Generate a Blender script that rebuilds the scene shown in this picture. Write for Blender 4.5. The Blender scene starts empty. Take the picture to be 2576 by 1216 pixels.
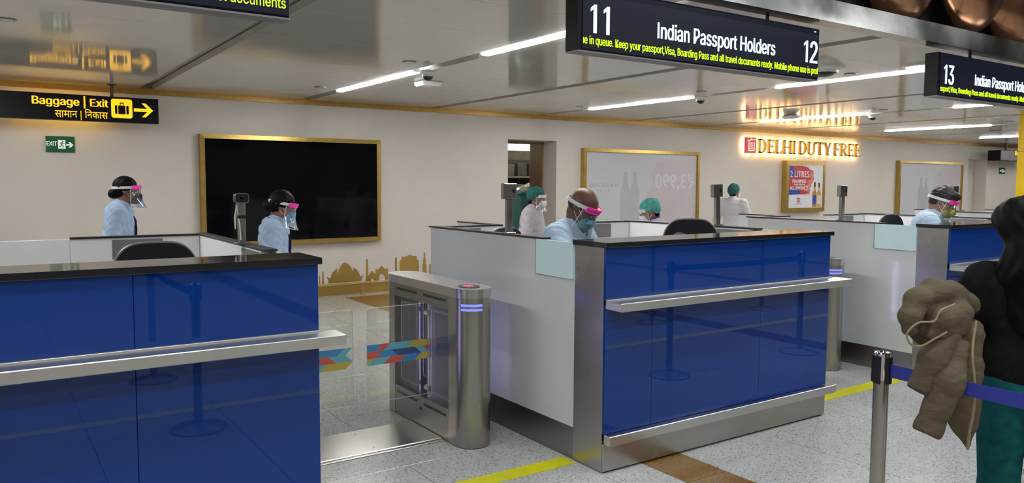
import bpy, math, random
import numpy as np
from mathutils import Vector, Matrix
random.seed(7)
SC = bpy.context.scene
COL = SC.collection
# ------------------------------------------------------------------ camera
PW, PH = 2576.0, 1216.0
CAMH = 1.55
def _cam():
    v1 = np.array([4205 - PW/2, 475 - PH/2]); v2 = np.array([-40 - PW/2, 454 - PH/2])
    f = math.sqrt(-(v1 @ v2))
    X = np.array([v1[0], -v1[1], -f]); X /= np.linalg.norm(X)
    Y = np.array([v2[0], -v2[1], -f]); Y /= np.linalg.norm(Y)
    return f, np.array([X, Y, np.cross(X, Y)])
FOC, ROT = _cam()
EYE = np.array([0, 0, CAMH])
cd = bpy.data.cameras.new('camera'); cam = bpy.data.objects.new('camera', cd); COL.objects.link(cam)
cd.sensor_width = 36; cd.lens = 36*FOC/PW; cd.clip_start = .05; cd.clip_end = 200
M = Matrix(ROT.tolist()).to_4x4(); M.translation = Vector(EYE); cam.matrix_world = M
SC.camera = cam
def ray(x, y): return ROT @ np.array([x - PW/2, PH/2 - y, -FOC])
def gz(x, y, z=0.): d = ray(x, y); return Vector(EYE + d*(z - CAMH)/d[2])
def gy(x, y, Y): d = ray(x, y); return Vector(EYE + d*Y/d[1])
def gx(x, y, X): d = ray(x, y); return Vector(EYE + d*X/d[0])
def gd(x, y, dep): return Vector(EYE + ray(x, y)*dep/FOC)          # at a depth along the lens axis
RIGHT = Vector((.829, -.559, 0)); AWAY = Vector((.558, .827, 0))
# ------------------------------------------------------------------ world, exposure, added hall fill light
SC.view_settings.view_transform = 'Standard'; SC.view_settings.look = 'None'
SC.view_settings.exposure = 0.0; SC.view_settings.gamma = 1.0; SC.view_settings.use_curve_mapping = False
w = bpy.data.worlds.new('world'); SC.world = w; w.use_nodes = True
w.node_tree.nodes['Background'].inputs[0].default_value = (.9, .95, 1, 1)
w.node_tree.nodes['Background'].inputs[1].default_value = .05
STRIP_POWER = 68.0          # ceiling strip lamps
HALL_FILL_POWER = 74.0           # each unseen fill lamp added to light the hall, W
HALL_FILL_LAMPS = [(x, y) for x in (-3.5, 0.5, 4.5, 8.5, 12.5) for y in (-5.5, -2.0, 1.4)]
WY = 10.2                   # back wall
CZ = 2.634                  # low ceiling
HZ = 5.6                    # hall ceiling
FY = 3.06                   # steel fascia where the low ceiling ends
def _area(loc, sx, sy, power, color):
    l = bpy.data.lights.new('hall_fill_light', 'AREA'); l.shape = 'RECTANGLE'; l.size = sx; l.size_y = sy
    l.energy = power; l.color = color
    o = bpy.data.objects.new('hall_fill_light', l); COL.objects.link(o); o.location = loc; return o
for (x, y) in HALL_FILL_LAMPS: _area((x, y, HZ - .06), 2.4, .5, HALL_FILL_POWER, (.95, .98, 1))

# ------------------------------------------------------------------ materials
MAT = {}
def nd(nt, t, **k):
    n = nt.nodes.new(t)
    for a, v in k.items(): setattr(n, a, v)
    return n
def mat(name, color=(.8,.8,.8), rough=.5, metal=0., spec=.5, coat=0., emit=None, es=0., var=0., vscale=8., stretch=(1,1,1),
        bump=0., bscale=60., rvar=0., trans=0., alpha=1., sheen=0., world=False):
    if name in MAT: return MAT[name]
    m = bpy.data.materials.new(name); m.use_nodes = True; nt = m.node_tree; b = nt.nodes['Principled BSDF']
    b.inputs['Base Color'].default_value = (*color, 1); b.inputs['Roughness'].default_value = rough
    b.inputs['Metallic'].default_value = metal; b.inputs['Specular IOR Level'].default_value = spec
    b.inputs['Coat Weight'].default_value = coat; b.inputs['Coat Roughness'].default_value = .02
    b.inputs['Transmission Weight'].default_value = trans; b.inputs['Alpha'].default_value = alpha
    b.inputs['Sheen Weight'].default_value = sheen
    if emit: b.inputs['Emission Color'].default_value = (*emit, 1); b.inputs['Emission Strength'].default_value = es
    if var or bump or rvar:
        if world: src = nd(nt, 'ShaderNodeNewGeometry').outputs['Position']
        else: src = nd(nt, 'ShaderNodeTexCoord').outputs['Object']
        mp = nd(nt, 'ShaderNodeMapping'); mp.inputs['Scale'].default_value = stretch; nt.links.new(src, mp.inputs['Vector'])
        if var or rvar:
            n = nd(nt, 'ShaderNodeTexNoise'); n.inputs['Scale'].default_value = vscale; n.inputs['Detail'].default_value = 4
            nt.links.new(mp.outputs[0], n.inputs['Vector'])
        if var:
            r = nd(nt, 'ShaderNodeMapRange'); r.inputs[1].default_value = .3; r.inputs[2].default_value = .7
            r.inputs[3].default_value = 1 - var; r.inputs[4].default_value = 1 + var
            nt.links.new(n.outputs['Fac'], r.inputs[0])
            v = nd(nt, 'ShaderNodeVectorMath', operation='SCALE'); v.inputs[0].default_value = color
            nt.links.new(r.outputs[0], v.inputs['Scale']); nt.links.new(v.outputs[0], b.inputs['Base Color'])
        if rvar:
            r2 = nd(nt, 'ShaderNodeMapRange'); r2.inputs[1].default_value = .3; r2.inputs[2].default_value = .7
            r2.inputs[3].default_value = max(.02, rough - rvar); r2.inputs[4].default_value = rough + rvar
            nt.links.new(n.outputs['Fac'], r2.inputs[0]); nt.links.new(r2.outputs[0], b.inputs['Roughness'])
        if bump:
            n2 = nd(nt, 'ShaderNodeTexNoise'); n2.inputs['Scale'].default_value = bscale; n2.inputs['Detail'].default_value = 3
            nt.links.new(mp.outputs[0], n2.inputs['Vector'])
            bp = nd(nt, 'ShaderNodeBump'); bp.inputs['Strength'].default_value = bump; bp.inputs['Distance'].default_value = .01
            nt.links.new(n2.outputs['Fac'], bp.inputs['Height']); nt.links.new(bp.outputs[0], b.inputs['Normal'])
    MAT[name] = m; return m
def clear(name, tint=(1,1,1), refl=.12, rough=.02, film=0., filmcol=(.9,.9,.95)):
    # thin clear sheet: straight-through light, Fresnel gloss, a little scatter
    m = bpy.data.materials.new(name); m.use_nodes = True; nt = m.node_tree; nt.nodes.remove(nt.nodes['Principled BSDF'])
    out = nt.nodes['Material Output']
    t = nd(nt, 'ShaderNodeBsdfTransparent'); t.inputs[0].default_value = (*tint, 1)
    g = nd(nt, 'ShaderNodeBsdfGlossy'); g.inputs['Roughness'].default_value = rough
    fr = nd(nt, 'ShaderNodeFresnel'); fr.inputs[0].default_value = 1.35
    ad = nd(nt, 'ShaderNodeMath', operation='MULTIPLY_ADD'); ad.inputs[1].default_value = 1.; ad.inputs[2].default_value = refl*.2
    nt.links.new(fr.outputs[0], ad.inputs[0])
    mx = nd(nt, 'ShaderNodeMixShader'); nt.links.new(ad.outputs[0], mx.inputs[0])
    nt.links.new(t.outputs[0], mx.inputs[1]); nt.links.new(g.outputs[0], mx.inputs[2]); last = mx
    if film:
        d = nd(nt, 'ShaderNodeBsdfTranslucent'); d.inputs[0].default_value = (*filmcol, 1)
        d2 = nd(nt, 'ShaderNodeBsdfDiffuse'); d2.inputs[0].default_value = (*filmcol, 1)
        a = nd(nt, 'ShaderNodeMixShader'); a.inputs[0].default_value = .5; nt.links.new(d.outputs[0], a.inputs[1]); nt.links.new(d2.outputs[0], a.inputs[2])
        m2 = nd(nt, 'ShaderNodeMixShader'); m2.inputs[0].default_value = film
        nt.links.new(last.outputs[0], m2.inputs[1]); nt.links.new(a.outputs[0], m2.inputs[2]); last = m2
    nt.links.new(last.outputs[0], out.inputs[0]); MAT[name] = m; return m
def terrazzo(name, base, dark, light, rough=.16):
    m = mat(name, base, rough); nt = m.node_tree; b = nt.nodes['Principled BSDF']
    g = nd(nt, 'ShaderNodeNewGeometry')
    v = nd(nt, 'ShaderNodeTexVoronoi'); v.inputs['Scale'].default_value = 150; nt.links.new(g.outputs['Position'], v.inputs['Vector'])
    sx = nd(nt, 'ShaderNodeSeparateColor'); nt.links.new(v.outputs['Color'], sx.inputs[0])
    cr = nd(nt, 'ShaderNodeValToRGB'); e = cr.color_ramp.elements; cr.color_ramp.interpolation = 'CONSTANT'
    e[0].position = 0; e[0].color = (*dark, 1); e[1].position = .11; e[1].color = (*base, 1)
    x = e.new(.55); x.color = tuple(c*1.08 for c in base) + (1,); x = e.new(.86); x.color = (*light, 1)
    nt.links.new(sx.outputs[0], cr.inputs[0])
    n = nd(nt, 'ShaderNodeTexNoise'); n.inputs['Scale'].default_value = 1.3; nt.links.new(g.outputs['Position'], n.inputs['Vector'])
    r = nd(nt, 'ShaderNodeMapRange'); r.inputs[3].default_value = .88; r.inputs[4].default_value = 1.1; nt.links.new(n.outputs['Fac'], r.inputs[0])
    s = nd(nt, 'ShaderNodeVectorMath', operation='SCALE'); nt.links.new(cr.outputs[0], s.inputs[0]); nt.links.new(r.outputs[0], s.inputs['Scale'])
    nt.links.new(s.outputs[0], b.inputs['Base Color']); return m
terrazzo('floor_stone', (.41,.415,.395), (.215,.215,.205), (.48,.485,.465), .2)
terrazzo('floor_brown', (.20,.105,.026), (.11,.06,.02), (.24,.13,.035), .2)
mat('grout', (.10,.10,.09), .8, var=.1)
mat('wall_paint', (.655,.612,.565), .6, var=.02, vscale=2, world=True)
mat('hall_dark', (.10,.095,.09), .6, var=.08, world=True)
mat('hall_wall', (.62,.57,.5), .5, var=.05, world=True)
mat('ceiling_panel', (.60,.575,.54), .09, spec=.5, var=.025, vscale=1.4, rvar=.03, world=True)
mat('groove_metal', (.44,.42,.385), .45, var=.06, world=True)
mat('gold_trim', (.42,.25,.06), .38, metal=.6, var=.1, vscale=20)
mat('gold', (.55,.37,.11), .34, metal=.8, var=.03, vscale=6)
mat('gold_frame', (.43,.29,.075), .34, metal=.7, var=.1, vscale=14)
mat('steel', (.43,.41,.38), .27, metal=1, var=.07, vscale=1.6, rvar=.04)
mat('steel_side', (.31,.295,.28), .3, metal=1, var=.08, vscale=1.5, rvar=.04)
mat('steel_bright', (.60,.59,.565), .25, metal=1, var=.03, vscale=2, rvar=.02)
mat('steel_ledge', (.60,.59,.55), .33, metal=.9, var=.05, vscale=6)
mat('fascia_steel', (.40,.40,.385), .2, metal=1, var=.12, vscale=2.2, rvar=.07, bump=.05, bscale=5)
mat('chrome', (.75,.75,.74), .1, metal=1, var=.02)
mat('blue_glass', (.0008,.031,.195), .5, spec=.0, coat=1., var=.06, vscale=1.5)
MAT['blue_glass'].node_tree.nodes['Principled BSDF'].inputs['Coat IOR'].default_value = 1.5
mat('granite_black', (.012,.012,.014), .08, spec=.6, var=.5, vscale=300)
mat('laminate_grey', (.49,.505,.50), .07, spec=.5, var=.02, vscale=2)
mat('laminate_white', (.74,.75,.76), .3, var=.015, vscale=2)
mat('cap_black', (.015,.015,.017), .35, var=.1)
mat('frosted_glass', (.50,.65,.67), .22, spec=.5, var=.02, coat=.3)
mat('glass_edge', (.12,.22,.18), .15, var=.1)
mat('plate_grey', (.20,.195,.20), .45, metal=.4, var=.05)
mat('desk_top', (.45,.43,.40), .4, var=.04)
mat('chair_black', (.013,.013,.016), .45, spec=.3, var=.15, vscale=60)
mat('chair_mesh', (.30,.31,.33), .75, var=.18, vscale=260)
mat('plastic_black', (.014,.014,.015), .3, var=.1)
mat('rubber', (.02,.02,.02), .7, var=.2)
mat('plastic_white', (.78,.77,.75), .4, var=.02)
mat('screen_black', (.003,.003,.004), .06, spec=.22, var=.1)
mat('sign_body', (.006,.006,.007), .4, spec=.2, var=.1)
mat('sign_screen', (.003,.003,.004), .3, spec=.2, emit=(.0075,.009,.020), es=1., var=.05)
mat('led_white', (.8,.9,1), .5, emit=(.60,.83,1.), es=1.15, var=.02)
mat('led_lime', (.6,.8,0), .5, emit=(.44,.80,.0), es=1., var=.02)
mat('sign_yellow', (.9,.6,.02), .5, emit=(1.,.47,.006), es=1.15, var=.02)
mat('sign_rear', (.9,.6,.02), .5, emit=(1.,.60,.05), es=6., var=.02)
mat('strip_lamp', (1,1,1), .5, emit=(.97,.96,.945), es=STRIP_POWER, var=.01)
mat('hall_fill_glow', (1,1,1), .5, emit=(.95,.98,1.), es=3., var=.01)
mat('downlight', (1,1,1), .5, emit=(.95,.97,1.), es=9., var=.01)
mat('shop_lamp', (1,1,1), .5, emit=(1.,.86,.6), es=4.5, var=.01)
mat('halo_led', (1,.8,.4), .5, emit=(1.,.72,.36), es=14., var=.01)
mat('letter_gold', (.36,.20,.035), .35, metal=.7, var=.05)
mat('logo_red', (.55,.04,.07), .4, emit=(.7,.08,.1), es=.35, var=.05)
mat('logo_cream', (.9,.75,.6), .4, emit=(1.,.8,.6), es=.5, var=.05)
mat('led_blue', (.1,.1,1), .5, emit=(.10,.12,1.), es=2.2, var=.02)
mat('led_red', (1,.05,.1), .5, emit=(1.,.04,.10), es=2.2, var=.02)
mat('gate_blue_light', (.3,.3,1), .5, emit=(.55,.50,1.), es=8., var=.02)
mat('exit_green', (.0,.085,.03), .4, emit=(0,.10,.03), es=.12, var=.06)
mat('exit_white', (.85,.9,.87), .4, emit=(.8,.9,.85), es=.25, var=.02)
mat('poster_white', (.66,.67,.72), .3, emit=(.8,.82,.9), es=.06, var=.015, vscale=3)
mat('panel_white', (.58,.59,.64), .22, var=.012, vscale=3, coat=.3)
mat('ghost_grey', (.475,.48,.535), .25, var=.02, coat=.3)
mat('ghost_pale', (.66,.655,.69), .25, var=.02, coat=.3)
mat('ghost_pink', (.585,.53,.565), .22, var=.03, vscale=4, coat=.3)
mat('print_red', (.50,.03,.05), .4, var=.35, vscale=3, stretch=(1,1,4))
mat('print_salmon', (.60,.20,.15), .4, var=.35, vscale=8, stretch=(1,1,5))
mat('print_blue', (.035,.06,.35), .4, var=.3, vscale=5, stretch=(1,1,3))
mat('print_white', (.85,.85,.87), .4, var=.02)
mat('print_grey', (.3,.3,.32), .4, var=.02)
mat('print_amber', (.50,.22,.03), .3, var=.25, vscale=10)
mat('print_gold', (.62,.36,.08), .3, var=.2, vscale=10)
mat('print_dark', (.07,.025,.03), .3, var=.2)
mat('print_cream', (.68,.58,.45), .4, var=.05)
mat('yellow_paint', (.66,.44,.0), .35, var=.05)
mat('yellow_tape', (.62,.60,.0), .35, var=.07, vscale=14)
mat('belt_blue', (.025,.035,.30), .7, var=.08, vscale=90)
mat('copper', (.46,.23,.13), .22, metal=1, var=.15, vscale=4, rvar=.08, bump=.05, bscale=9)
mat('alcove_black', (.01,.008,.007), .7, var=.2)
mat('wood_jamb', (.24,.15,.075), .4, var=.12, vscale=6, stretch=(4,4,.4))
mat('shop_dark', (.10,.10,.105), .6, var=.35, vscale=7)
mat('shop_grey', (.30,.30,.29), .6, var=.2, vscale=6)
mat('cyan_box', (.20,.52,.62), .5, var=.05)
mat('gate_red', (.62,.10,.08), .35, var=.03); mat('gate_teal', (.14,.42,.50), .35, var=.03)
mat('gate_navy', (.035,.10,.26), .35, var=.03); mat('gate_blue', (.06,.25,.48), .35, var=.03); mat('gate_yellow', (.52,.40,.06), .35, var=.03)
clear('gate_glass', (.97,.985,.98), refl=.25); clear('visor_clear', (.99,.99,1), refl=.3, film=.10); clear('cabinet_glass', (.95,.955,.985), refl=.3, film=.03)
mat('edge_glint_white', (.92,.93,.96), .2, var=.02); mat('glass_rim', (.78,.82,.80), .2, var=.03)
# people
def skin(n, c): return mat(n, c, .45, var=.07, vscale=25, bump=.03, bscale=180)
skin('skin_dark', (.125,.055,.033)); skin('skin_brown', (.23,.11,.068)); skin('skin_mid', (.30,.155,.10))
mat('hair_black', (.004,.0035,.0035), .5, spec=.10, var=.4, vscale=40, stretch=(6,6,1), bump=.25, bscale=90)
mat('hair_grey', (.022,.020,.021), .45, spec=.3, var=.6, vscale=40, bump=.3, bscale=90)
def cloth(n, c, v=.05): return mat(n, c, .9, spec=.15, var=v, vscale=30, bump=.08, bscale=300)
cloth('shirt_blue', (.36,.47,.64)); cloth('shirt_pale', (.44,.55,.68)); cloth('shirt_white', (.58,.555,.58)); cloth('shirt_lilac', (.47,.44,.49))
cloth('trouser_navy', (.02,.025,.05)); cloth('trouser_grey', (.10,.10,.11)); cloth('trouser_teal', (.006,.075,.082), .25)
cloth('knit_black', (.007,.007,.008), .3); cloth('lanyard_navy', (.02,.02,.07)); cloth('inner_navy', (.03,.035,.06)); cloth('scarf_purple', (.10,.03,.20))
cloth('cap_green', (.028,.115,.105), .3); cloth('cap_mint', (.09,.34,.31), .25); cloth('glove_yellow', (.66,.60,.36))
cloth('mask_black', (.022,.021,.023)); cloth('mask_blue', (.14,.35,.46)); cloth('mask_sky', (.16,.42,.58)); cloth('mask_white', (.75,.74,.76)); cloth('mask_yellow', (.42,.43,.06))
mat('strap_white', (.72,.70,.74), .6, var=.03); mat('pink_foam', (.80,.035,.36), .5, emit=(1.,.06,.45), es=.10, var=.05); mat('pink_ink', (.30,.01,.13), .5, var=.05); mat('foam_cream', (.80,.62,.40), .7, var=.05)
mat('jacket_tan', (.105,.079,.047), .75, spec=.25, var=.14, vscale=14, bump=.55, bscale=26, stretch=(1,1,2.2)); cloth('jacket_lining', (.06,.045,.028), .2); mat('zip_cream', (.26,.20,.115), .5, var=.15, vscale=200); mat('shoe_black', (.015,.015,.015), .3, var=.1)
mat('eye_white', (.55,.5,.47), .2, var=.03); mat('eye_dark', (.02,.012,.01), .15, var=.1)

# ------------------------------------------------------------------ mesh helpers
class MB:
    def __init__(s): s.v = []; s.f = []
    def add(s, vs, fs):
        o = len(s.v); s.v += [tuple(p) for p in vs]; s.f += [tuple(i + o for i in f) for f in fs]; return s
    def box(s, a, b, c=0.):
        (x0,y0,z0), (x1,y1,z1) = a, b
        if c <= 0:
            vs = [(x,y,z) for x in (x0,x1) for y in (y0,y1) for z in (z0,z1)]
            return s.add(vs, [(0,1,3,2),(4,6,7,5),(0,4,5,1),(2,3,7,6),(0,2,6,4),(1,5,7,3)])
        vs = []; X, Y, Z = (x0,x1), (y0,y1), (z0,z1)
        for i in (0,1):
            for j in (0,1):
                for k in (0,1):
                    sx, sy, sz = (1-2*i)*c, (1-2*j)*c, (1-2*k)*c
                    vs += [(X[i], Y[j]+sy, Z[k]+sz), (X[i]+sx, Y[j], Z[k]+sz), (X[i]+sx, Y[j]+sy, Z[k])]
        q = lambda i, j, k, a: (i*4 + j*2 + k)*3 + a
        fs = []
        for i in (0,1): fs.append([q(i,0,0,0), q(i,0,1,0), q(i,1,1,0), q(i,1,0,0)][::1 if i == 0 else -1])
        for j in (0,1): fs.append([q(0,j,0,1), q(1,j,0,1), q(1,j,1,1), q(0,j,1,1)][::1 if j == 0 else -1])
        for k in (0,1): fs.append([q(0,0,k,2), q(0,1,k,2), q(1,1,k,2), q(1,0,k,2)][::1 if k == 0 else -1])
        for i in (0,1):
            for j in (0,1): fs.append([q(i,j,0,0), q(i,j,0,1), q(i,j,1,1), q(i,j,1,0)][::1 if i == j else -1])
            for k in (0,1): fs.append([q(i,0,k,0), q(i,1,k,0), q(i,1,k,2), q(i,0,k,2)][::1 if i == k else -1])
        for j in (0,1):
            for k in (0,1): fs.append([q(0,j,k,1), q(0,j,k,2), q(1,j,k,2), q(1,j,k,1)][::1 if j == k else -1])
        for i in (0,1):
            for j in (0,1):
                for k in (0,1): fs.append([q(i,j,k,0), q(i,j,k,1), q(i,j,k,2)][::1 if (i+j+k) % 2 == 0 else -1])
        return s.add(vs, fs)
    def tube(s, pts, r, n=10, closed=False, cap=True, flat=1., up=None):
        pts = [Vector(p) for p in pts]; m = len(pts); rs = r if isinstance(r, (list, tuple)) else [r]*m
        vs = []; u = None
        for i, p in enumerate(pts):
            if closed: t = pts[(i+1) % m] - pts[i-1]
            else: t = pts[min(i+1, m-1)] - pts[max(i-1, 0)]
            t.normalize()
            if u is None:
                u = Vector(up) if up else (Vector((0,0,1)) if abs(t.z) < .9 else Vector((1,0,0)))
            u = (u - t*u.dot(t)); u.normalize(); w_ = t.cross(u)
            for k in range(n):
                a = 2*math.pi*k/n; vs.append(p + u*math.cos(a)*rs[i] + w_*math.sin(a)*rs[i]*flat)
        fs = []
        for i in range(m if closed else m-1):
            j = (i+1) % m
            for k in range(n): fs.append((i*n+k, i*n+(k+1) % n, j*n+(k+1) % n, j*n+k))
        if cap and not closed: fs += [tuple(range(n))[::-1], tuple((m-1)*n + k for k in range(n))]
        return s.add(vs, fs)
    def cyl(s, a, b, r, r2=None, n=20): return s.tube([a, b], [r, r if r2 is None else r2], n)
    def lathe(s, prof, c=(0,0,0), n=24, mtx=None):
        vs = []; m = len(prof)
        for r, z in prof:
            for k in range(n):
                a = 2*math.pi*k/n; p = Vector((r*math.cos(a), r*math.sin(a), z))
                vs.append((mtx @ p if mtx else p) + Vector(c))
        fs = [(i*n+k, i*n+(k+1) % n, (i+1)*n+(k+1) % n, (i+1)*n+k) for i in range(m-1) for k in range(n)]
        if prof[0][0] > 1e-6: fs.append(tuple(range(n))[::-1])
        if prof[-1][0] > 1e-6: fs.append(tuple((m-1)*n+k for k in range(n)))
        return s.add(vs, fs)
    def prism(s, poly, y0, y1, ax='y'):
        # polygon in (x,z) pushed along y; or (y,z) along x; or (x,y) along z
        f = {'y': lambda p, d: (p[0], d, p[1]), 'x': lambda p, d: (d, p[0], p[1]), 'z': lambda p, d: (p[0], p[1], d)}[ax]
        n = len(poly); vs = [f(p, y0) for p in poly] + [f(p, y1) for p in poly]
        fs = [tuple(range(n)), tuple(range(2*n-1, n-1, -1))] + [(i, n+i, n+(i+1) % n, (i+1) % n) for i in range(n)]
        return s.add(vs, fs)
    def ball(s, c, r, n=14, m=10, mtx=None):
        r = r if isinstance(r, (list, tuple)) else (r, r, r); vs = []
        for i in range(m+1):
            t = math.pi*i/m
            for k in range(n):
                a = 2*math.pi*k/n; p = Vector((r[0]*math.sin(t)*math.cos(a), r[1]*math.sin(t)*math.sin(a), r[2]*math.cos(t)))
                vs.append((mtx @ p if mtx else p) + Vector(c))
        return s.add(vs, [(i*n+k, (i+1)*n+k, (i+1)*n+(k+1) % n, i*n+(k+1) % n) for i in range(m) for k in range(n)])
    def quad(s, a, b, c, d): return s.add([a, b, c, d], [(0,1,2,3)])
    def mesh(s, name, m, smooth=35, fix=True):
        me = bpy.data.meshes.new(name); me.from_pydata(s.v, [], s.f); me.validate()
        if fix:
            import bmesh
            bm = bmesh.new(); bm.from_mesh(me); bmesh.ops.recalc_face_normals(bm, faces=bm.faces); bm.to_mesh(me); bm.free()
        me.materials.append(MAT[m] if isinstance(m, str) else m)
        if smooth:
            me.shade_smooth()
            if smooth < 180: me.set_sharp_from_angle(angle=math.radians(smooth))
        return me
    def obj(s, name, m, parent=None, loc=(0,0,0), smooth=35, fix=True, label=None):
        o = bpy.data.objects.new(name, s.mesh(name, m, smooth, fix)); COL.objects.link(o); o.location = loc
        if parent: o.parent = parent
        if label: o['label'] = label
        return o
def tag(o, label, cat, group=None):
    o['label'] = label; o['category'] = cat
    if group: o['group'] = group
    return o
def empty(name, loc, label, cat, group=None, rz=0.):
    o = bpy.data.objects.new(name, None); COL.objects.link(o); o.location = loc; o.rotation_euler = (0,0,rz); o.empty_display_size = .1
    return tag(o, label, cat, group)
def struct(o): o['kind'] = 'structure'; return o
def link(me, name, parent, loc=(0,0,0)):
    o = bpy.data.objects.new(name, me); COL.objects.link(o); o.location = loc; o.parent = parent; return o
def copy_tree(o, parent=None):
    c = o.copy(); COL.objects.link(c); c.parent = parent
    for ch in list(o.children): copy_tree(ch, c)
    return c
def B(a, b, c=0.): return MB().box(a, b, c)
# ---- text
_FH = {}
FONT = None
try:      # the sans face that ships inside Blender
    import os
    FONT = bpy.data.fonts.load(os.path.join(bpy.utils.system_resource('DATAFILES'), 'fonts', 'Inter.woff2'))
except Exception: FONT = None
_DEV = [chr(c) for c in range(0x900, 0x980)]
def text_mesh(body, bold=0., ext=.0015, plain=False):
    cu = bpy.data.curves.new('t', 'FONT'); cu.body = body; cu.size = 1; cu.offset = bold; cu.extrude = ext; cu.resolution_u = 3
    if FONT and not plain and not any(c in _DEV for c in body): cu.font = FONT
    o = bpy.data.objects.new('t', cu); COL.objects.link(o)
    dg = bpy.context.evaluated_depsgraph_get(); dg.update()
    me = bpy.data.meshes.new_from_object(o.evaluated_get(dg)); bpy.data.objects.remove(o); bpy.data.curves.remove(cu); return me
def text(name, body, m, x0, x1, z0, cap, y, parent=None, bold=0., thick=.003, mirror=False, dup=0., plain=False):
    """letters facing -Y between x0 and x1, baseline z0, capital height cap, at plane y"""
    me = text_mesh(body, bold, plain=plain); n = len(me.vertices); co = np.empty(n*3); me.vertices.foreach_get('co', co); co = co.reshape(-1, 3)
    if 'H' not in _FH:
        h = text_mesh('H'); c = np.empty(len(h.vertices)*3); h.vertices.foreach_get('co', c); _FH['H'] = c.reshape(-1,3)[:,1].max()
    mn, mx = co[:,0].min(), co[:,0].max(); s = (x1 - x0)/(mx - mn)
    X = (co[:,0] - mn)*s
    if mirror: X = (x1 - x0) - X
    out = np.stack([x0 + X, y - np.sign(co[:,2])*thick/2, z0 + co[:,1]*cap/_FH['H']], 1)
    me.vertices.foreach_set('co', out.ravel())
    if dup:      # heavier strokes: the same letters again, shifted by a fraction of a stroke
        import bmesh
        bm = bmesh.new(); bm.from_mesh(me)
        for v in bm.verts: v.co.x -= dup/2
        r = bmesh.ops.duplicate(bm, geom=bm.verts[:] + bm.edges[:] + bm.faces[:])
        for g in r['geom']:
            if isinstance(g, bmesh.types.BMVert): g.co.x += dup; g.co.y -= .0004
        bm.to_mesh(me); bm.free()
    me.materials.clear(); me.materials.append(MAT[m]); me.update()
    o = bpy.data.objects.new(name, me); COL.objects.link(o)
    if parent: o.parent = parent; o.matrix_parent_inverse = Matrix.Translation(-parent.location)
    return o
def keep(o, parent):      # parent an object whose mesh holds world coordinates
    o.parent = parent; o.matrix_parent_inverse = Matrix.Translation(parent.location).inverted(); return o
def part(mb, name, m, parent, label=None, smooth=35, fix=True):     # world-coordinate part of a thing standing unrotated
    o = mb.obj(name, m, None, smooth=smooth, fix=fix, label=label); return keep(o, parent)
def solo(mb, name, m, label, cat, group=None, smooth=35):            # one-mesh thing, origin moved to its base centre
    a = np.array(mb.v); c = np.array([(a[:,0].min()+a[:,0].max())/2, (a[:,1].min()+a[:,1].max())/2, a[:,2].min()])
    mb.v = [tuple(p) for p in (a - c)]; o = mb.obj(name, m, None, loc=tuple(c), smooth=smooth); return tag(o, label, cat, group)
# ================================================================== SETTING
XL, XR, YB = -7.0, 30.0, -9.0
# ---- floor: recessed grout bed, every tile a slab
floor = struct(B((XL, YB, -.12), (XR, 14.6, -.006)).obj('floor', 'grout', smooth=0))
per = [(1.872, .80, 0), (2.672, .298, 0), (2.97, .30, 1), (3.27, .70, 0), (3.97, .80, 0), (4.77, .602, 0)]
xs = []
for k in range(-3, 9):
    for (x, wd, br) in per:
        a = x + 3.5*k
        if a > XL - .01 and a + wd < XR: xs.append((a, wd, br, k))
ys = [2.76 + 1.02*k for k in range(-11, 12)]
mesh_cache = {}; cand = []
for (x, wd, br, k) in xs:
    for y in ys:
        y1 = y + 1.02
        if y1 > 14.6: continue
        brown = br and y < 4.5 or (k == 0 and abs(x - 3.97) < .01 and 7.8 < y < 9.9)
        mx, my = x + wd/2, y + .51
        dep = mx*.558 + my*.827; lat = mx*.829 - my*.559
        vis = dep > 1.2 and abs(lat/dep) < .72
        cand.append((0 if vis else 1, dep if dep > 0 else 50 - dep, x, y, wd, brown))
cand.sort()
stuff = {0: MB(), 1: MB()}
for i, (v, dd, x, y, wd, brown) in enumerate(cand):
    if i < 280 and not v:
        key = (round(wd, 3), bool(brown))
        if key not in mesh_cache:
            mesh_cache[key] = B((.002, .002, -.006), (wd - .002, 1.018, 0), .0015).mesh('floor_tile', 'floor_brown' if brown else 'floor_stone', 0)
        link(mesh_cache[key], 'floor_tile', floor, (x, y, 0))
    else: stuff[1 if brown else 0].box((x+.002, y+.002, -.006), (x+wd-.002, y+1.018, 0))
for k, nm in ((0, 'floor_stone'), (1, 'floor_brown')):
    o = stuff[k].obj('floor_tile', nm, floor, smooth=0, fix=False); o['kind'] = 'stuff'
# ---- back wall with two doorways
D1 = (gy(1278, 352, WY).x, gy(1400, 352, WY).x); D2 = (gy(2437, 400, WY).x, gy(2472, 400, WY).x + .25); DZ = 2.235
wb = MB()
for a, b in ((XL, D1[0]), (D1[1], D2[0]), (D2[1], XR)): wb.box((a, WY, 0), (b, WY + .35, CZ + .3))
for a, b in (D1, D2): wb.box((a, WY, DZ), (b, WY + .35, CZ + .3))
struct(wb.obj('wall_back', 'wall_paint', smooth=0))
struct(B((XL - .2, YB, 0), (XL, 14.6, HZ)).obj('wall_left', 'hall_dark', smooth=0))
struct(B((XR, YB, 0), (XR + .2, 14.6, HZ)).obj('wall_right', 'hall_wall', smooth=0))
struct(B((XL, YB - .2, 0), (XR, YB, HZ)).obj('wall_front', 'hall_dark', smooth=0))
struct(B((XL, YB, HZ), (XR, FY + .5, HZ + .15)).obj('ceiling_hall', 'hall_dark', smooth=0))
lf = MB()
lamp_me = None
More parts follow.
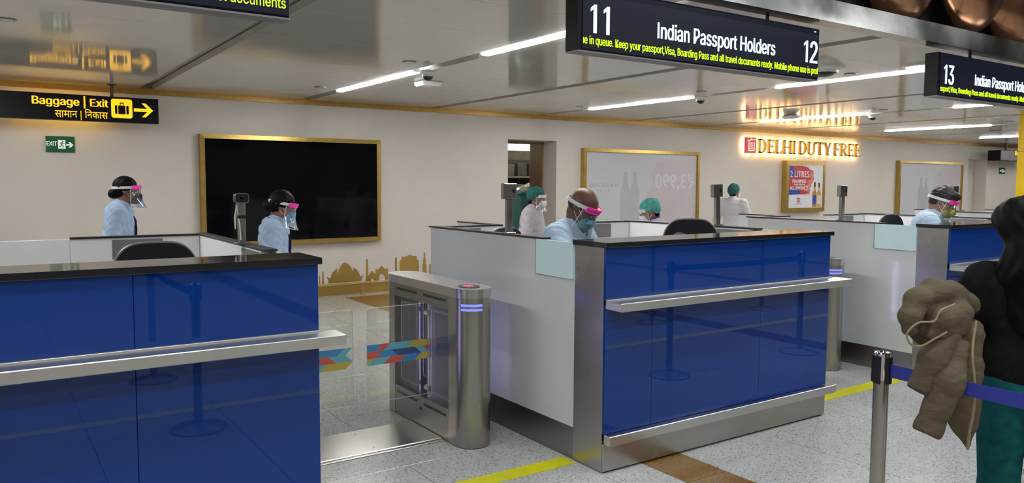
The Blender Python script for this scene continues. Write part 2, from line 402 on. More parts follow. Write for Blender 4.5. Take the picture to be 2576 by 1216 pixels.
for i, (x, y) in enumerate(HALL_FILL_LAMPS):  # unseen fixtures added around the hall fill lamps
    t = empty('hall_fill_fixture', (x, y, HZ), 'long white fill light added on the unseen hall ceiling behind the camera', 'light', 'added hall fill lights')
    part(MB().box((x-1.26, y-.3, HZ-.05), (x-1.2, y+.3, HZ)).box((x+1.2, y-.3, HZ-.05), (x+1.26, y+.3, HZ)).box((x-1.2, y-.3, HZ-.05), (x+1.2, y-.25, HZ)).box((x-1.2, y+.25, HZ-.05), (x+1.2, y+.3, HZ)), 'frame', 'plastic_white', t)
    part(B((x-1.2, y-.25, HZ-.04), (x+1.2, y+.25, HZ-.01)), 'diffuser', 'hall_fill_glow', t)
# trims along the wall
struct(B((XL, WY - .035, CZ - .062), (XR, WY + .01, CZ + .02)).obj('trim_1', 'gold_trim'))
sk = MB()
for a, b in ((XL, D1[0]), (D1[1], D2[0]), (D2[1], XR)): sk.box((a, WY - .012, 0), (b, WY + .005, .15))
struct(sk.obj('baseboard_back', 'gold'))
# ---- low ceiling: panels in bays between recessed grooves
GX = [1.62 + 1.93*k for k in range(-4, 15)]      # groove centres
GW = .15
ceil_ = struct(B((XL, FY + .06, CZ + .07), (XR, WY, CZ + .09)).obj('ceiling', 'groove_metal', smooth=0))
cuts = [FY + .06, 4.06, 4.91, 5.9, 6.97, 8.0, 9.2, WY]
cache = {}
for k in range(len(GX) - 1):
    a, b = GX[k] + GW/2, GX[k+1] - GW/2
    for j in range(len(cuts) - 1):
        wd, ln = round(b - a, 3), round(cuts[j+1] - cuts[j], 3)
        if (wd, ln) not in cache:
            cache[(wd, ln)] = B((.0, .0, 0), (wd, ln - .004, .06), .0015).mesh('ceiling_panel', 'ceiling_panel', 0)
        link(cache[(wd, ln)], 'ceiling_panel', ceil_, (a, cuts[j] + .002, CZ))
# ---- steel fascia at the ceiling edge and the disc wall above
fas = MB().prism([(FY, 2.585), (FY + .02, 2.73), (FY + .12, 2.73), (FY + .12, 2.585)], XL, XR, 'x')
struct(fas.obj('trim_2', 'fascia_steel', smooth=0))
struct(B((XL, FY + .45, CZ + .09), (XR, FY + .6, HZ)).obj('wall_upper', 'alcove_black', smooth=0))
struct(B((XL, FY + .12, CZ + .09), (XR, FY + .45, CZ + .098)).obj('trim_3', 'alcove_black', smooth=0))
# copper bowls on the upper wall
def disc_mesh():
    R = .46; prof = [(0, -.17), (.12, -.16), (.24, -.125), (.35, -.07), (.43, 0), (R, .05), (R, .065), (.42, .03), (0, -.12)]
    return MB().lathe(prof, n=40, mtx=Matrix.Rotation(math.radians(-90), 3, 'X')).mesh('copper_bowl', 'copper', 40)
dm = disc_mesh()
bx = gy(2428, 60, FY + .3).x
def bowl(x, z, y, lab):
    o = link(dm, 'copper_bowl', None, (x, y, z)); return tag(o, lab, 'bowl', 'copper bowls on the upper wall')
bowl(bx, 2.79 + .46, FY + .22, 'copper bowl with its round lower rim hanging just clear of the steel edge')
bowl(bx - .93, 3.20, FY + .30, 'copper bowl cut off by the steel edge, leftmost in the top corner')
bowl(bx + .93, 3.20, FY + .30, 'copper bowl at the very right corner above sign 13')
bowl(bx - 1.86, 3.30, FY + .22, 'copper bowl above the steel edge over sign 12, above the frame')
bowl(bx + 1.86, 3.28, FY + .22, 'copper bowl right of the frame edge above the steel strip')
# ---- groove lamps
def lamp(x, y0, y1, lab):
    t = empty('strip_light', (x, (y0+y1)/2, CZ), lab, 'light', 'strip lights in the ceiling grooves')
    part(B((x - .036, y0, CZ - .012), (x + .036, y1, CZ + .03), .004), 'diffuser', 'strip_lamp', t)
    for y in (y0, y1): part(B((x - .038, y - .02, CZ - .006), (x + .038, y + .02, CZ + .03), .003), 'end_cap', 'plastic_white', t)
names = {1: 'first lit groove, by the black screen', 3: 'second lit groove, left of the red-logo sign', 5: 'third lit groove, above the backlit sign', 7: 'fourth lit groove, right of the backlit sign', 9: 'farthest lit groove by the yellow column', 11:'hidden groove beyond the yellow column', -1: 'groove left of the frame'}
for k, nm in names.items():
    x = 1.62 + 1.93*k
    lamp(x, 6.95, 8.95, 'white strip light near the wall in the ' + nm)
    lamp(x, 3.65, 5.68, 'white strip light near the counters in the ' + nm)
# dome cameras
def dome(x, y, lab, r=.055):
    t = empty('dome_camera', (x, y, CZ), lab, 'camera', 'ceiling dome cameras')
    part(MB().lathe([(r*1.5, 0), (r*1.5, -.02), (r*1.25, -.035), (r, -.04), (0, -.04)], (x, y, CZ), 24), 'base', 'plastic_white', t)
    part(MB().lathe([(r*.98, -.035), (r*.92, -.055), (r*.7, -.08), (r*.35, -.094), (0, -.098)], (x, y, CZ), 24), 'dome', 'plastic_black', t)
    part(MB().lathe([(r*1.08, -.033), (r*1.05, -.06), (r*1.0, -.06), (r*.98, -.035)], (x, y, CZ), 24), 'ring', 'plastic_white', t)
for px, py, lab in ((1077,178,'small ceiling dome camera at the end of the nearest lit strip'), (1763,242,'small ceiling dome camera below the middle of sign 12'), (2196,287,'small ceiling dome camera at the end of the strip above the backlit sign')):
    p = gz(px, py, CZ); dome(p.x, p.y, lab)
p = gz(2072, 168, CZ); dome(p.x, p.y, 'larger ceiling dome camera peeking from behind the right end of sign 12', .12)
# sprinkler plates
for px, py, lab in ((1030,155,'round sprinkler plate above the small dome camera'), (805,219,'round sprinkler plate above the black screen'), (15,48,'round sprinkler plate in the top left corner'), (2140,186,'round sprinkler plate right of sign 12'), (1460,268,'round sprinkler plate above the white panel'), (1765,230,'round sprinkler plate below sign 12'), (2222,276,'round sprinkler plate below the strip light near sign 13'), (2436,253,'round sprinkler plate just under sign 13'), (2541,306,'round sprinkler plate beside the yellow column')):
    p = gz(px, py, CZ)
    t = empty('sprinkler_plate', p, lab, 'sprinkler', 'ceiling sprinkler plates')
    part(MB().lathe([(.062, 0), (.062, -.006), (.05, -.008), (.046, -.003), (0, -.003)], p, 24), 'rim', 'plate_grey', t)
    part(MB().lathe([(.044, -.002), (.044, -.007), (0, -.007)], p, 24), 'disc', 'plastic_white', t)
# wireless access point and smoke detector, round downlight
p = gz(1077, 206, CZ)
t = empty('wireless_access_point', p, 'white rounded box on the ceiling below the dome camera', 'access point')
part(MB().prism([(-.115,-.005),(-.115,-.03),(-.095,-.05),(.095,-.05),(.115,-.03),(.115,-.005)], -.10, .10).prism([(-.09,0),(-.09,-.006),(.09,-.006),(.09,0)], -.08, .08), 'case', 'plastic_white', t)
t.children[0].matrix_parent_inverse = Matrix.Identity(4)
p = gz(1990, 286, CZ)
t = empty('smoke_detector', p, 'round smoke detector on the ceiling over the backlit sign', 'detector')
part(MB().lathe([(.06, 0), (.06, -.03), (.12, -.035), (.13, -.055), (.11, -.075), (0, -.08)], p, 28), 'body', 'plastic_white', t)
part(MB().lathe([(.1, -.02), (.1, -.035), (.062, -.035)], p, 28), 'vent_ring', 'plate_grey', t)
p = gz(2322, 164, CZ)
t = empty('downlight', p, 'bright round ceiling downlight left of sign 13', 'light')
part(MB().lathe([(.17, 0), (.17, -.012), (.145, -.02), (.14, -.008)], p, 32), 'rim', 'plastic_white', t)
part(MB().lathe([(.142, -.004), (.142, -.014), (0, -.018)], p, 32), 'lens', 'downlight', t)
# ---- doorway 1: reveal, wooden jamb, shop behind
jb = MB().box((D1[1] - .02, WY + .35, 0), (D1[1] + .06, WY + .72, DZ + .02)).box((D1[0] - .06, WY + .35, 0), (D1[0] + .02, WY + .72, DZ + .02)).box((D1[0] - .06, WY + .35, DZ - .03), (D1[1] + .06, WY + .72, DZ + .06))
jb.box((D1[1] - .035, WY + .345, 0), (D1[1] - .018, WY + .37, DZ))
struct(jb.obj('door_1', 'wood_jamb'))
struct(B((D2[0], WY + .30, 0), (D2[1], WY + .34, DZ)).obj('door_2', 'hall_wall'))
sh = MB().box((5.2, 14.3, 0), (13, 14.5, 2.9)).box((5.0, WY + .72, 0), (5.2, 14.3, 2.9)).box((13, WY + .72, 0), (13.2, 14.3, 2.9)).box((5.2, WY + .36, 0), (D1[0] - .05, WY + .72, 2.9)).box((D1[1] + .06, WY + .36, 0), (13, WY + .72, 2.9))
struct(sh.obj('wall_shop', 'shop_grey', smooth=0))
struct(B((5.0, WY + .72, 2.40), (13.2, 14.5, 2.9)).obj('ceiling_shop', 'laminate_white', smooth=0))
t = empty('shop_cove_light', (8.6, 13.1, 2.2), 'warm glowing cove light seen through the doorway', 'light')
part(B((6.0, 12.9, 2.20), (12.6, 13.0, 2.36)), 'diffuser', 'shop_lamp', t); part(B((5.95, 12.88, 2.36), (12.65, 13.02, 2.40)), 'frame', 'gold', t)
t = empty('shop_shelf', (9.0, 13.8, 0), 'dark stocked shelf unit seen through the doorway', 'shelf')
for z in (.3, .75, 1.2, 1.65): part(B((7.0, 13.5, z), (11.4, 14.0, z + .04), .005), 'shelf_board', 'shop_grey', t)
for x in (7.0, 11.36): part(B((x, 13.5, 0), (x + .04, 14.0, 2.05)), 'upright', 'shop_dark', t)
part(B((7.0, 14.0, 0), (11.4, 14.05, 2.05)), 'back_board', 'shop_dark', t)
k = 0
for z in (.34, .79, 1.24, 1.69):
    for x in np.arange(gy(1270, 450, 13.6).x, gy(1342, 450, 13.6).x, .3):
        k += 1; h = random.uniform(.18, .36); wd = random.uniform(.16, .26)
        if abs((x - 7.0) % 1.45 - .02) < .06: x += .08
        solo(B((x, 13.55, z), (x + wd, 13.8, z + h), .01), 'carton', random.choice(['shop_dark', 'shop_grey', 'plate_grey', 'shop_dark']), 'dim carton on the dark shelf behind the doorway', 'carton', 'cartons on the shop shelf')
cb = gd(1330, 512, 15.0)
t = empty('storage_crate', (cb.x, cb.y, 0), 'pale cyan tall crate covered in clear plastic behind the doorway', 'crate')
part(B((cb.x - .35, cb.y - .25, 0), (cb.x + .35, cb.y + .25, 1.33), .015), 'box', 'cyan_box', t); part(B((cb.x - .37, cb.y - .27, 1.33), (cb.x + .37, cb.y + .27, 1.38), .01), 'lid', 'cyan_box', t)
pl = MB()
g = 9
for i in range(g):
    for j in range(g):
        def P(i, j):
            x = cb.x - .34 + .68*i/(g-1); y = cb.y - .24 + .48*j/(g-1)
            return (x, y, 1.385 + .16*math.exp(-((i-4)**2 + (j-4)**2)/10) + .02*math.sin(i*2.1 + j*1.3))
        if i < g-1 and j < g-1: pl.quad(P(i,j), P(i+1,j), P(i+1,j+1), P(i,j+1))
clear('plastic_wrap', (.85,.93,.96), refl=.6, rough=.15, film=.3, filmcol=(.6,.8,.85))
o = part(pl, 'plastic_wrap', 'plastic_wrap', t, smooth=180)
# ---- yellow column
p = gz(2565, 287, CZ)
yc = MB()
for z0, z1 in ((0, 1.0), (1.008, 2.06), (2.068, CZ - .002)): yc.box((p.x, p.y - .5, z0), (p.x + .75, p.y, z1))
struct(yc.obj('column_yellow', 'yellow_paint', smooth=0))
# ---- yellow floor tapes
for (y0, y1, segs, lab) in ((3.30, 3.42, ((1.14, 2.66), (4.66, 6.15), (8.16, 9.64)), ('yellow floor line crossing the gate lane left of the middle counter', 'yellow floor line crossing the lane right of the middle counter', 'yellow floor line in the lane beyond the woman in black')),
                            (.60, .71, ((-4, 20),), ('yellow waiting line on the hall floor, mirrored in the blue fronts',))):
    for (a, b), l in zip(segs, lab): solo(B((a, y0, .0005), (b, y1, .002)), 'floor_line', 'yellow_tape', l, 'floor line', smooth=0)

# ================================================================== COUNTERS
XC = [-.825, 2.68, 6.175, 9.67]
LAB = ['blue-fronted counter at the left edge with a webcam post on it', 'blue-fronted counter in the middle where the bald man sits', 'blue-fronted counter behind the woman in black, where the man in a yellow mask sits', 'far blue-fronted counter mostly hidden by the woman in black']
CY = 3.09; CW = 1.95
for ci, x0 in enumerate(XC):
    x1 = x0 + CW
    t = empty('immigration_counter', (x0 + CW/2, 4.0, 0), LAB[ci], 'counter', 'immigration counters')
    part(B((x0 + .02, CY + .016, .0), (x1 - .02, CY + .25, 1.212)), 'light_block_core', 'cap_black', t)  # solid box added behind the panels to block light
    seams = [x0, x0 + .343, x0 + 1.257, x1]
    for k in range(3):
        for (za, zb) in ((.215, .905), (.937, 1.213)):
            part(B((seams[k] + .0008, CY, za), (seams[k+1] - .0008, CY + .016, zb), .0012), 'glass_panel', 'blue_glass', t, smooth=0)
    part(B((x0 - .012, CY - .02, 1.214), (x1 + .012, CY + .27, 1.241), .003), 'granite_top', 'granite_black', t, 'black polished granite top')
    part(MB().box((x0, CY - .125, .889), (x1 + .07, CY, .934), .003).box((x0, CY - .02, .934), (x1, CY, .941), .001), 'writing_shelf', 'steel_ledge', t, 'brushed steel writing shelf')
    part(B((x0, CY - .048, .160), (x1 + .05, CY, .214), .003), 'bumper_rail', 'steel_bright', t, 'steel bumper rail')
    part(B((x0 + .002, CY + .002, .012), (x1 - .002, CY + .016, .160)), 'kick_plate', 'steel', t, 'steel kick plate')
    part(B((x0 + .03, CY + .03, 0), (x1 - .03, CY + .1, .012)), 'plinth', 'cap_black', t)
    for s, xa in ((1, x0), (-1, x1)):
        X = lambda d: xa + s*d
        bx_ = lambda d0, d1, y0, y1, z0, z1, c=0: B((min(X(d0), X(d1)), y0, z0), (max(X(d0), X(d1)), y1, z1), c)
        part(bx_(0, .018, CY + .0165, 3.35, .004, 1.213, .001), 'steel_column', 'steel', t, 'brushed steel end column')
        part(bx_(.018, .05, CY + .255, 3.36, .0, 1.02), 'column_core', 'cap_black', t)
        part(MB().prism([(3.352, .186), (5.03, .186), (5.03, 1.222), (3.70, 1.222), (3.70, 1.018), (3.352, 1.018)], min(X(.002), X(.045)), max(X(.002), X(.045)), 'x'), 'side_panel', 'laminate_grey', t, 'glossy grey side panel', smooth=0)
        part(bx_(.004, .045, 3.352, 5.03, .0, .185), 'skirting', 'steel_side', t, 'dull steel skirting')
        part(bx_(-.010, .004, 3.353, 3.708, 1.020, 1.224, .0015), 'frosted_panel', 'frosted_glass', t, 'pale frosted glass panel')
        part(bx_(-.0105, .0045, 3.7082, 3.7125, 1.020, 1.224), 'glass_edge', 'glass_edge', t)
        part(bx_(-.006, .055, 3.64, 5.05, 1.2245, 1.2355, .002), 'cap_strip', 'cap_black', t)
        part(bx_(.0455, .049, 3.72, 5.0, .76, 1.222), 'inner_lining', 'laminate_white', t)
        part(bx_(.0495, .053, 3.66, 4.05, 1.09, 1.215, .001), 'cable_plate', 'plate_grey', t)
    yb = 4.985
    for (a, b) in ((.056, .60), (1.21, CW - .056)):
        part(B((x0 + a, yb, .1), (x0 + b, yb + .04, 1.222)), 'back_panel', 'laminate_white', t)
        part(B((x0 + a, yb - .006, 1.2225), (x0 + b, yb + .046, 1.2335), .002), 'cap_strip', 'cap_black', t)
    part(B((x0 + 1.42, yb - .004, 1.10), (x0 + 1.69, yb - .0005, 1.212), .001), 'cable_plate', 'plate_grey', t)
    part(B((x0 + .15, yb - .004, 1.12), (x0 + .40, yb - .0005, 1.212), .001), 'cable_plate', 'plate_grey', t)
    if ci == 0:
        d = part(B((x0 + .604, yb + .004, .1), (x0 + 1.206, yb + .036, 1.222)), 'door_leaf', 'laminate_white', t, 'closed white half door')
    else:
        d = part(B((x0 + .56, yb + .05, .1), (x0 + .595, yb + .62, 1.222)), 'door_leaf', 'laminate_white', t, 'white half door standing open')
        keep(B((x0 + .555, yb + .045, 1.2225), (x0 + .60, yb + .625, 1.2335), .002).obj('cap_strip', 'cap_black'), t)
    part(B((x0 + .056, CY + .272, .90), (x1 - .056, 3.56, .93), .004), 'desk', 'desk_top', t)
    part(B((x0 + .056, 3.40, 0), (x0 + .09, 3.55, .90)), 'desk_leg', 'laminate_white', t); part(B((x1 - .09, 3.40, 0), (x1 - .056, 3.55, .90)), 'desk_leg', 'laminate_white', t)

# ---- camera posts on the side panels
def cam_post(x, y, lab, web=False, hgt=.36, tilt=0., hz=.097):
    z0 = 1.2357
    t = empty('camera_post', (x, y, z0), lab, 'camera post', 'camera posts on the counters'); t.rotation_euler = (0, tilt, 0)
    B((-.035, -.03, 0), (.035, .03, .008), .002).obj('foot_plate', 'steel', t)
    pw = .017 if web else .021
    B((-pw, -.016, .008), (pw, .016, hgt), .003).obj('post', 'steel', t)
    if web:
        pts = []
        for a in [2*math.pi*i/28 for i in range(28)]:
            cx, sz = math.cos(a), math.sin(a); pts.append((math.copysign(abs(cx)**.45, cx)*.034, hgt + .026 + math.copysign(abs(sz)**.45, sz)*.0235))
        w_ = MB().prism(pts, -.02, .018).obj('webcam', 'plastic_black', t)
        MB().tube([(p[0]*.97, -.021, p[1]) for p in pts], .0018, 6, closed=True).obj('bezel', 'plate_grey', w_)
        MB().lathe([(.009, 0), (.009, -.004), (.006, -.005), (.007, -.003), (0, -.003)], (0, -.02, hgt + .027), 18, Matrix.Rotation(math.radians(-90), 3, 'X')).obj('lens', 'screen_black', w_)
        B((-.02, -.018, hgt - .002), (.02, .018, hgt + .006), .001).obj('clamp', 'steel_bright', t)
        B((-.0225, -.0175, .13), (.0225, .0175, .145)).obj('cable_tie', 'plastic_black', t)
        MB().tube([(-.024, 0, hgt - .02), (-.034, 0, hgt - .08), (-.03, 0, hgt - .13), (-.024, 0, .2), (-.014, -.02, .1), (-.01, -.02, .02)], .003, 6).obj('cable', 'plastic_white', t)
    else:
        B((-.048, -.02, hgt), (.048, .022, hgt + hz), .004).obj('camera_case', 'steel', t)
        MB().tube([(-.0487, -.018, hgt + .004), (-.0487, -.018, hgt + hz - .004)], .003, 6).obj('case_edge', 'chrome', t)
        MB().prism([(.022 + .008*math.cos(a), hgt + .05 + .014*math.sin(a)) for a in [2*math.pi*i/16 for i in range(16)]], -.0225, -.0195).obj('lens_window', 'plastic_black', t)
    return t
px_ = gx(604, 560, XC[0] + CW - .022); cam_post(XC[0] + CW - .055, 4.03, 'grey post carrying a black webcam on the left counter', True, hgt=.205)
cam_post(XC[1] + .022, 4.04, 'grey camera post left of the bald man', hgt=.215)
cam_post(XC[1] + CW - .022, 4.04, 'slightly tilted grey camera post behind the right chair of the middle counter', hgt=.215, tilt=-.05)
cam_post(XC[2] + .022, 4.04, 'grey camera post in front of the bottle poster', hgt=.21)
cam_post(XC[2] + CW - .022, 4.04, 'grey camera post half hidden behind the head of the man in a yellow mask', hgt=.21)
# ================================================================== OFFICE CHAIRS (built facing -Y, backrest at +Y)
def chair(loc, rz, lab, TOP=1.28):
    t = empty('office_chair', loc, lab, 'chair', 'black drafting chairs behind the counters', rz)
    N = 40; back = MB(); BOT, HWD = TOP - .46, .215
    def outer(u):     # arch outline from lower right over the top to lower left
        a = math.pi*u; ca, sa = math.cos(a), math.sin(a)
        return (math.copysign(abs(ca)**.55, ca)*HWD*(1 - .05*(sa < .2)), BOT + (TOP - BOT)*abs(sa)**.5)
    def inner(u):
        a = math.pi*u; ca, sa = math.cos(a), math.sin(a); x = math.copysign(abs(ca)**.55, ca)*(HWD - .045)
        return (x, BOT + .03 + (TOP - BOT - .135 + .022*math.cos(x*26 + 2.6))*abs(sa)**.42)
    cy = lambda x: .235 - .35*x*x
    vs = []; fs = []
    for i in range(N + 1):
        u = i/N; o, n = outer(u), inner(u)
        vs += [(o[0], cy(o[0]), o[1]), (o[0]*.985, cy(o[0]) + .035, o[1] - .006), (n[0], cy(n[0]) + .03, n[1]), (n[0], cy(n[0]) + .002, n[1])]
        if i: b = 4*(i - 1); fs += [(b + k, b + (k+1) % 4, b + 4 + (k+1) % 4, b + 4 + k) for k in range(4)]
    back.add(vs, fs); back.box((-.19, .215, BOT - .01), (.19, .245, BOT + .035), .008)
    back.obj('backrest_frame', 'chair_black', t, smooth=50)
    me = MB(); G = 12
    for i in range(N): 
        a, b = inner(i/N), inner((i+1)/N); me.add([(a[0], cy(a[0]) + .014, a[1]), (b[0], cy(b[0]) + .014, b[1]), (b[0]*.5, cy(b[0]*.5) + .014, BOT + .01), (a[0]*.5, cy(a[0]*.5) + .014, BOT + .01)], [(0,1,2,3)])
    me.obj('backrest_mesh', 'chair_mesh', t, smooth=0)
    MB().tube([(outer(i/N)[0]*1.005, cy(outer(i/N)[0]) + .018, outer(i/N)[1] + .003) for i in range(N+1)], .007, 6).obj('backrest_piping', 'plate_grey', t)
    MB().tube([(0, .25, .86), (0, .27, .76), (0, .2, .70), (0, .05, .685)], .022, 10).obj('back_bracket', 'plastic_black', t)
    sp = []
    for i in range(24):
        a = 2*math.pi*i/24; sp.append((math.copysign(abs(math.cos(a))**.5, math.cos(a))*.235, math.copysign(abs(math.sin(a))**.5, math.sin(a))*.225 - .02))
    st = MB()
    for k, (z, s) in enumerate(((.70, .93), (.715, 1.0), (.75, 1.0), (.77, .95), (.778, .8))):
        st.v += [(x*s, y*s, z) for x, y in sp]
        if k: st.f += [((k-1)*24 + i, (k-1)*24 + (i+1) % 24, k*24 + (i+1) % 24, k*24 + i) for i in range(24)]
    st.f += [tuple(range(24))[::-1], tuple(4*24 + i for i in range(24))]
    st.obj('seat', 'chair_black', t)
    for s in (-1, 1):
        ar = MB().tube([(s*.2, .02, .71), (s*.265, .02, .72), (s*.28, .0, .86), (s*.28, 0, .93)], .016, 8).obj('armrest', 'plastic_black', t)
        B((s*.28 - .035, -.12, .93), (s*.28 + .035, .13, .955), .01).obj('arm_pad', 'chair_black', ar)
    MB().cyl((0,0,.10), (0,0,.70), .024).obj('gas_column', 'chrome', t)
    MB().tube([(.21*math.cos(a), .21*math.sin(a), .33) for a in [2*math.pi*i/28 for i in range(28)]], .011, 8, closed=True).tube([(-.21,0,.33), (.21,0,.33)], .009).tube([(0,-.21,.33), (0,.21,.33)], .009).obj('foot_ring', 'chrome', t)
    for i in range(5):
        a = 2*math.pi*i/5 + .3; c, s = math.cos(a), math.sin(a)
        lg = MB().tube([(0,0,.13), (c*.15, s*.15, .115), (c*.30, s*.30, .075)], [.03, .024, .016], 8).obj('base_leg', 'plastic_black', t)
        MB().cyl((c*.3 - s*.022, s*.3 + c*.022, .03), (c*.3 + s*.022, s*.3 - c*.022, .03), .029, n=14).obj('caster', 'rubber', lg)
    return t
chair((.70, 3.99, 0), .0, 'black office chair standing empty behind the left counter', 1.24)
chair((4.20, 3.87, 0), -.64, 'empty black office chair on the right behind the middle counter', 1.285)
chair((3.03, 4.22, 0), .33, 'black office chair the bald man sits on', 1.24)
chair((6.98, 3.80, 0), .0, 'black office chair of the man in a yellow mask', 1.27)

# ================================================================== SWING GATES
def stad(cx, hw, y0, y1, n=10):     # stadium outline in plan, rounded ends along y
    pts = []
    for i in range(n + 1): a = math.pi*i/n; pts.append((cx + hw*math.cos(a), y1 - hw + hw*math.sin(a)))
    for i in range(n + 1): a = math.pi + math.pi*i/n; pts.append((cx + hw*math.cos(a), y0 + hw + hw*math.sin(a)))
    return pts
def gate_cabinet(cx, lab, side, wing, wlab=None):
    """side: +1 the lane lies towards +x, -1 towards -x"""
    y0, y1, hw, top = 3.79, 4.89, .11, .93
    t = empty('gate_cabinet', (cx, (y0+y1)/2, 0), lab, 'turnstile', 'steel gate cabinets')
    def endcol(ya, yb, front):
        pts = [q for q in stad(cx, hw, y0, y1, 14) if (q[1] < ya + hw + .001 if front else q[1] > yb - hw - .001)]
        if front: pts = pts + [(cx + hw, yb), (cx - hw, yb)]
        else: pts = pts + [(cx - hw, ya), (cx + hw, ya)]
        return MB().prism(pts, .004, .93, 'z')
    part(endcol(y0, 3.985, True), 'end_column', 'steel', t, 'rounded brushed steel end', smooth=30)
    part(endcol(4.715, y1, False), 'end_column', 'steel', t, smooth=30)
    lid = MB().prism(stad(cx, hw + .004, y0 - .004, y1 + .004, 14), .885, .938, 'z'); part(lid, 'lid', 'steel_bright', t, 'steel lid', smooth=30)
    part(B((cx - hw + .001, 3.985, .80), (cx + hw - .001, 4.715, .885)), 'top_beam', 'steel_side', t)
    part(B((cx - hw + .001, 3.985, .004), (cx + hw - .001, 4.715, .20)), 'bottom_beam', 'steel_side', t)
    for s in (-1, 1):
        for (ya, yb) in ((4.02, 4.30), (4.40, 4.68)):
            for z in (.845, .150): part(B((cx + s*(hw - .001) - .003, ya, z), (cx + s*(hw - .001) + .003, yb, z + .016)), 'slot', 'plastic_black', t)
        gp = part(MB().box((cx + s*.085 - .004, 3.985, .20), (cx + s*.085 + .004, 4.30, .80)).box((cx + s*.085 - .004, 4.40, .20), (cx + s*.085 + .004, 4.715, .80)), 'window_pane', 'cabinet_glass', t)
        for (ya, yb) in ((4.03, 4.25), (4.45, 4.67)):
            gp2 = MB().tube([(cx + s*.080, ya, .24), (cx + s*.080, yb, .24), (cx + s*.080, yb, .76), (cx + s*.080, ya, .76)], .0022, 4, closed=True)
            part(gp2, 'pane_bevel', 'glass_rim', t)
    part(B((cx - .05, 4.312, .20), (cx + .05, 4.322, .80)), 'light_bar', 'gate_blue_light', t, 'violet-blue glowing bar')
    part(MB().cyl((cx, 4.35, .19), (cx, 4.35, .81), .024), 'hinge_post', 'steel_bright', t)
    part(B((cx - .03, 4.375, .20), (cx + .03, 4.41, .80), .004), 'post_cover', 'plate_grey', t)
    part(MB().cyl((cx, 4.35, .79), (cx, 4.35, .835), .034).cyl((cx, 4.35, .19), (cx, 4.35, .21), .034), 'hinge_collar', 'chrome', t)
    for z in (.735, .255):
        xx = cx + side*.07
        part(MB().tube([(cx, 4.35, z), (xx, 4.32, z)], .018, 12).tube([(xx, 4.285, z), (xx, 4.335, z)], .021, 14), 'wing_clamp', 'chrome', t)
    part(MB().ball((cx - .03, 4.10, .225), (.012, .02, .03)).ball((cx - .03, 4.58, .225), (.012, .02, .03)).ball((cx - .03, 4.10, .79), (.012, .025, .018)).ball((cx - .03, 4.55, .79), (.012, .025, .018)), 'sensor_eye', 'plate_grey', t)
    for z in (.812, .838):
        led = MB().prism([(cx + (hw + .0025)*math.cos(a), y0 + hw + (hw + .0025)*math.sin(a)) for a in [math.radians(205 + 6*i) for i in range(12)]] + [(cx + (hw - .003)*math.cos(a), y0 + hw + (hw - .003)*math.sin(a)) for a in [math.radians(271 - 6*i) for i in range(12)]], z, z + .013, 'z')
        part(led, 'led_strip', 'led_blue', t, 'blue glowing strip', smooth=0)
    part(MB().prism([(cx + .062*math.cos(a), y0 + .145 + .075*math.sin(a)) for a in [2*math.pi*i/28 for i in range(28)]], .9385, .9405, 'z'), 'status_glass', 'plastic_black', t)
    rx = MB()
    for a in (.785, 2.356): rx.prism([(cx + .03*math.cos(a) + d*.008*math.sin(a)*e, y0 + .15 + .03*math.sin(a)*1 - d*.008*math.cos(a)*e) for d, e in ((1,1),(-1,1))] + [(cx - .03*math.cos(a) + d*.008*math.sin(a), y0 + .15 - .03*math.sin(a) - d*.008*math.cos(a)) for d in (-1,1)], .9406, .9416, 'z')
    part(rx, 'stop_cross', 'led_red', t, 'red glowing cross', smooth=0)
    part(MB().cyl((cx + side*(hw - .002), 4.35, .12), (cx + side*(hw + .003), 4.35, .12), .008, n=12), 'key_lock', 'plastic_black', t)
    if wing:
        a, b = wing; wy = 4.305
        t2 = empty('gate_wing', (cx + side*.07, wy, .22), wlab, 'gate', 'clear swing gate wings')
        lo, hi = min(a, b), max(a, b)
        def rr(x0, x1, z0, z1, r, m=5):
            pts = []
            for (ccx, ccz, st) in ((x1-r, z1-r, 0), (x0+r, z1-r, 90), (x0+r, z0+r, 180), (x1-r, z0+r, 270)):
                for i in range(m+1): q = math.radians(st + 90*i/m); pts.append((ccx + r*math.cos(q), ccz + r*math.sin(q)))
            return pts
        R = rr(lo, hi, .222, .798, .02)
        part(MB().prism(R, wy - .005, wy + .005), 'pane', 'gate_glass', t2, smooth=0)
        part(MB().tube([(x, wy, z) for x, z in R], .0017, 6, closed=True), 'pane_edge', 'glass_rim', t2)
        # coloured triangle band: three rows of skewed tiles
        colr = {'r': 'gate_red', 't': 'gate_teal', 'n': 'gate_navy', 'b': 'gate_blue', 'y': 'gate_yellow'}
        rows = ['bbrtttyyy', 'rrbbnnntr', 'yttrrbbyy'] if side < 0 else ['rtttbbbt', 'ttrrrrtt', 'bbbttyyy']
        zt, zh = .575, .0415; wd = (hi - lo)/8
        for r_, row in enumerate(rows):
            z1_ = zt - r_*zh; z0_ = z1_ - zh; sk_ = wd*(.9 if r_ % 2 == 0 else -.9)
            i = 0
            while i < len(row):
                j = i
                while j < len(row) and row[j] == row[i]: j += 1
                xa0, xb0 = lo + (i - .5)*wd, lo + (j - .5)*wd
                poly = [(xa0 - sk_/2, z0_), (xb0 - sk_/2, z0_), (xb0 + sk_/2, z1_), (xa0 + sk_/2, z1_)]
                poly = [(min(max(x, lo + .002), hi - .002), z) for x, z in poly]
                if max(p_[0] for p_ in poly) - min(p_[0] for p_ in poly) > .01:
                    part(MB().prism(poly, wy - .0066, wy - .0056), 'colour_tile', colr[row[i]], t2, smooth=0)
                i = j
    return t
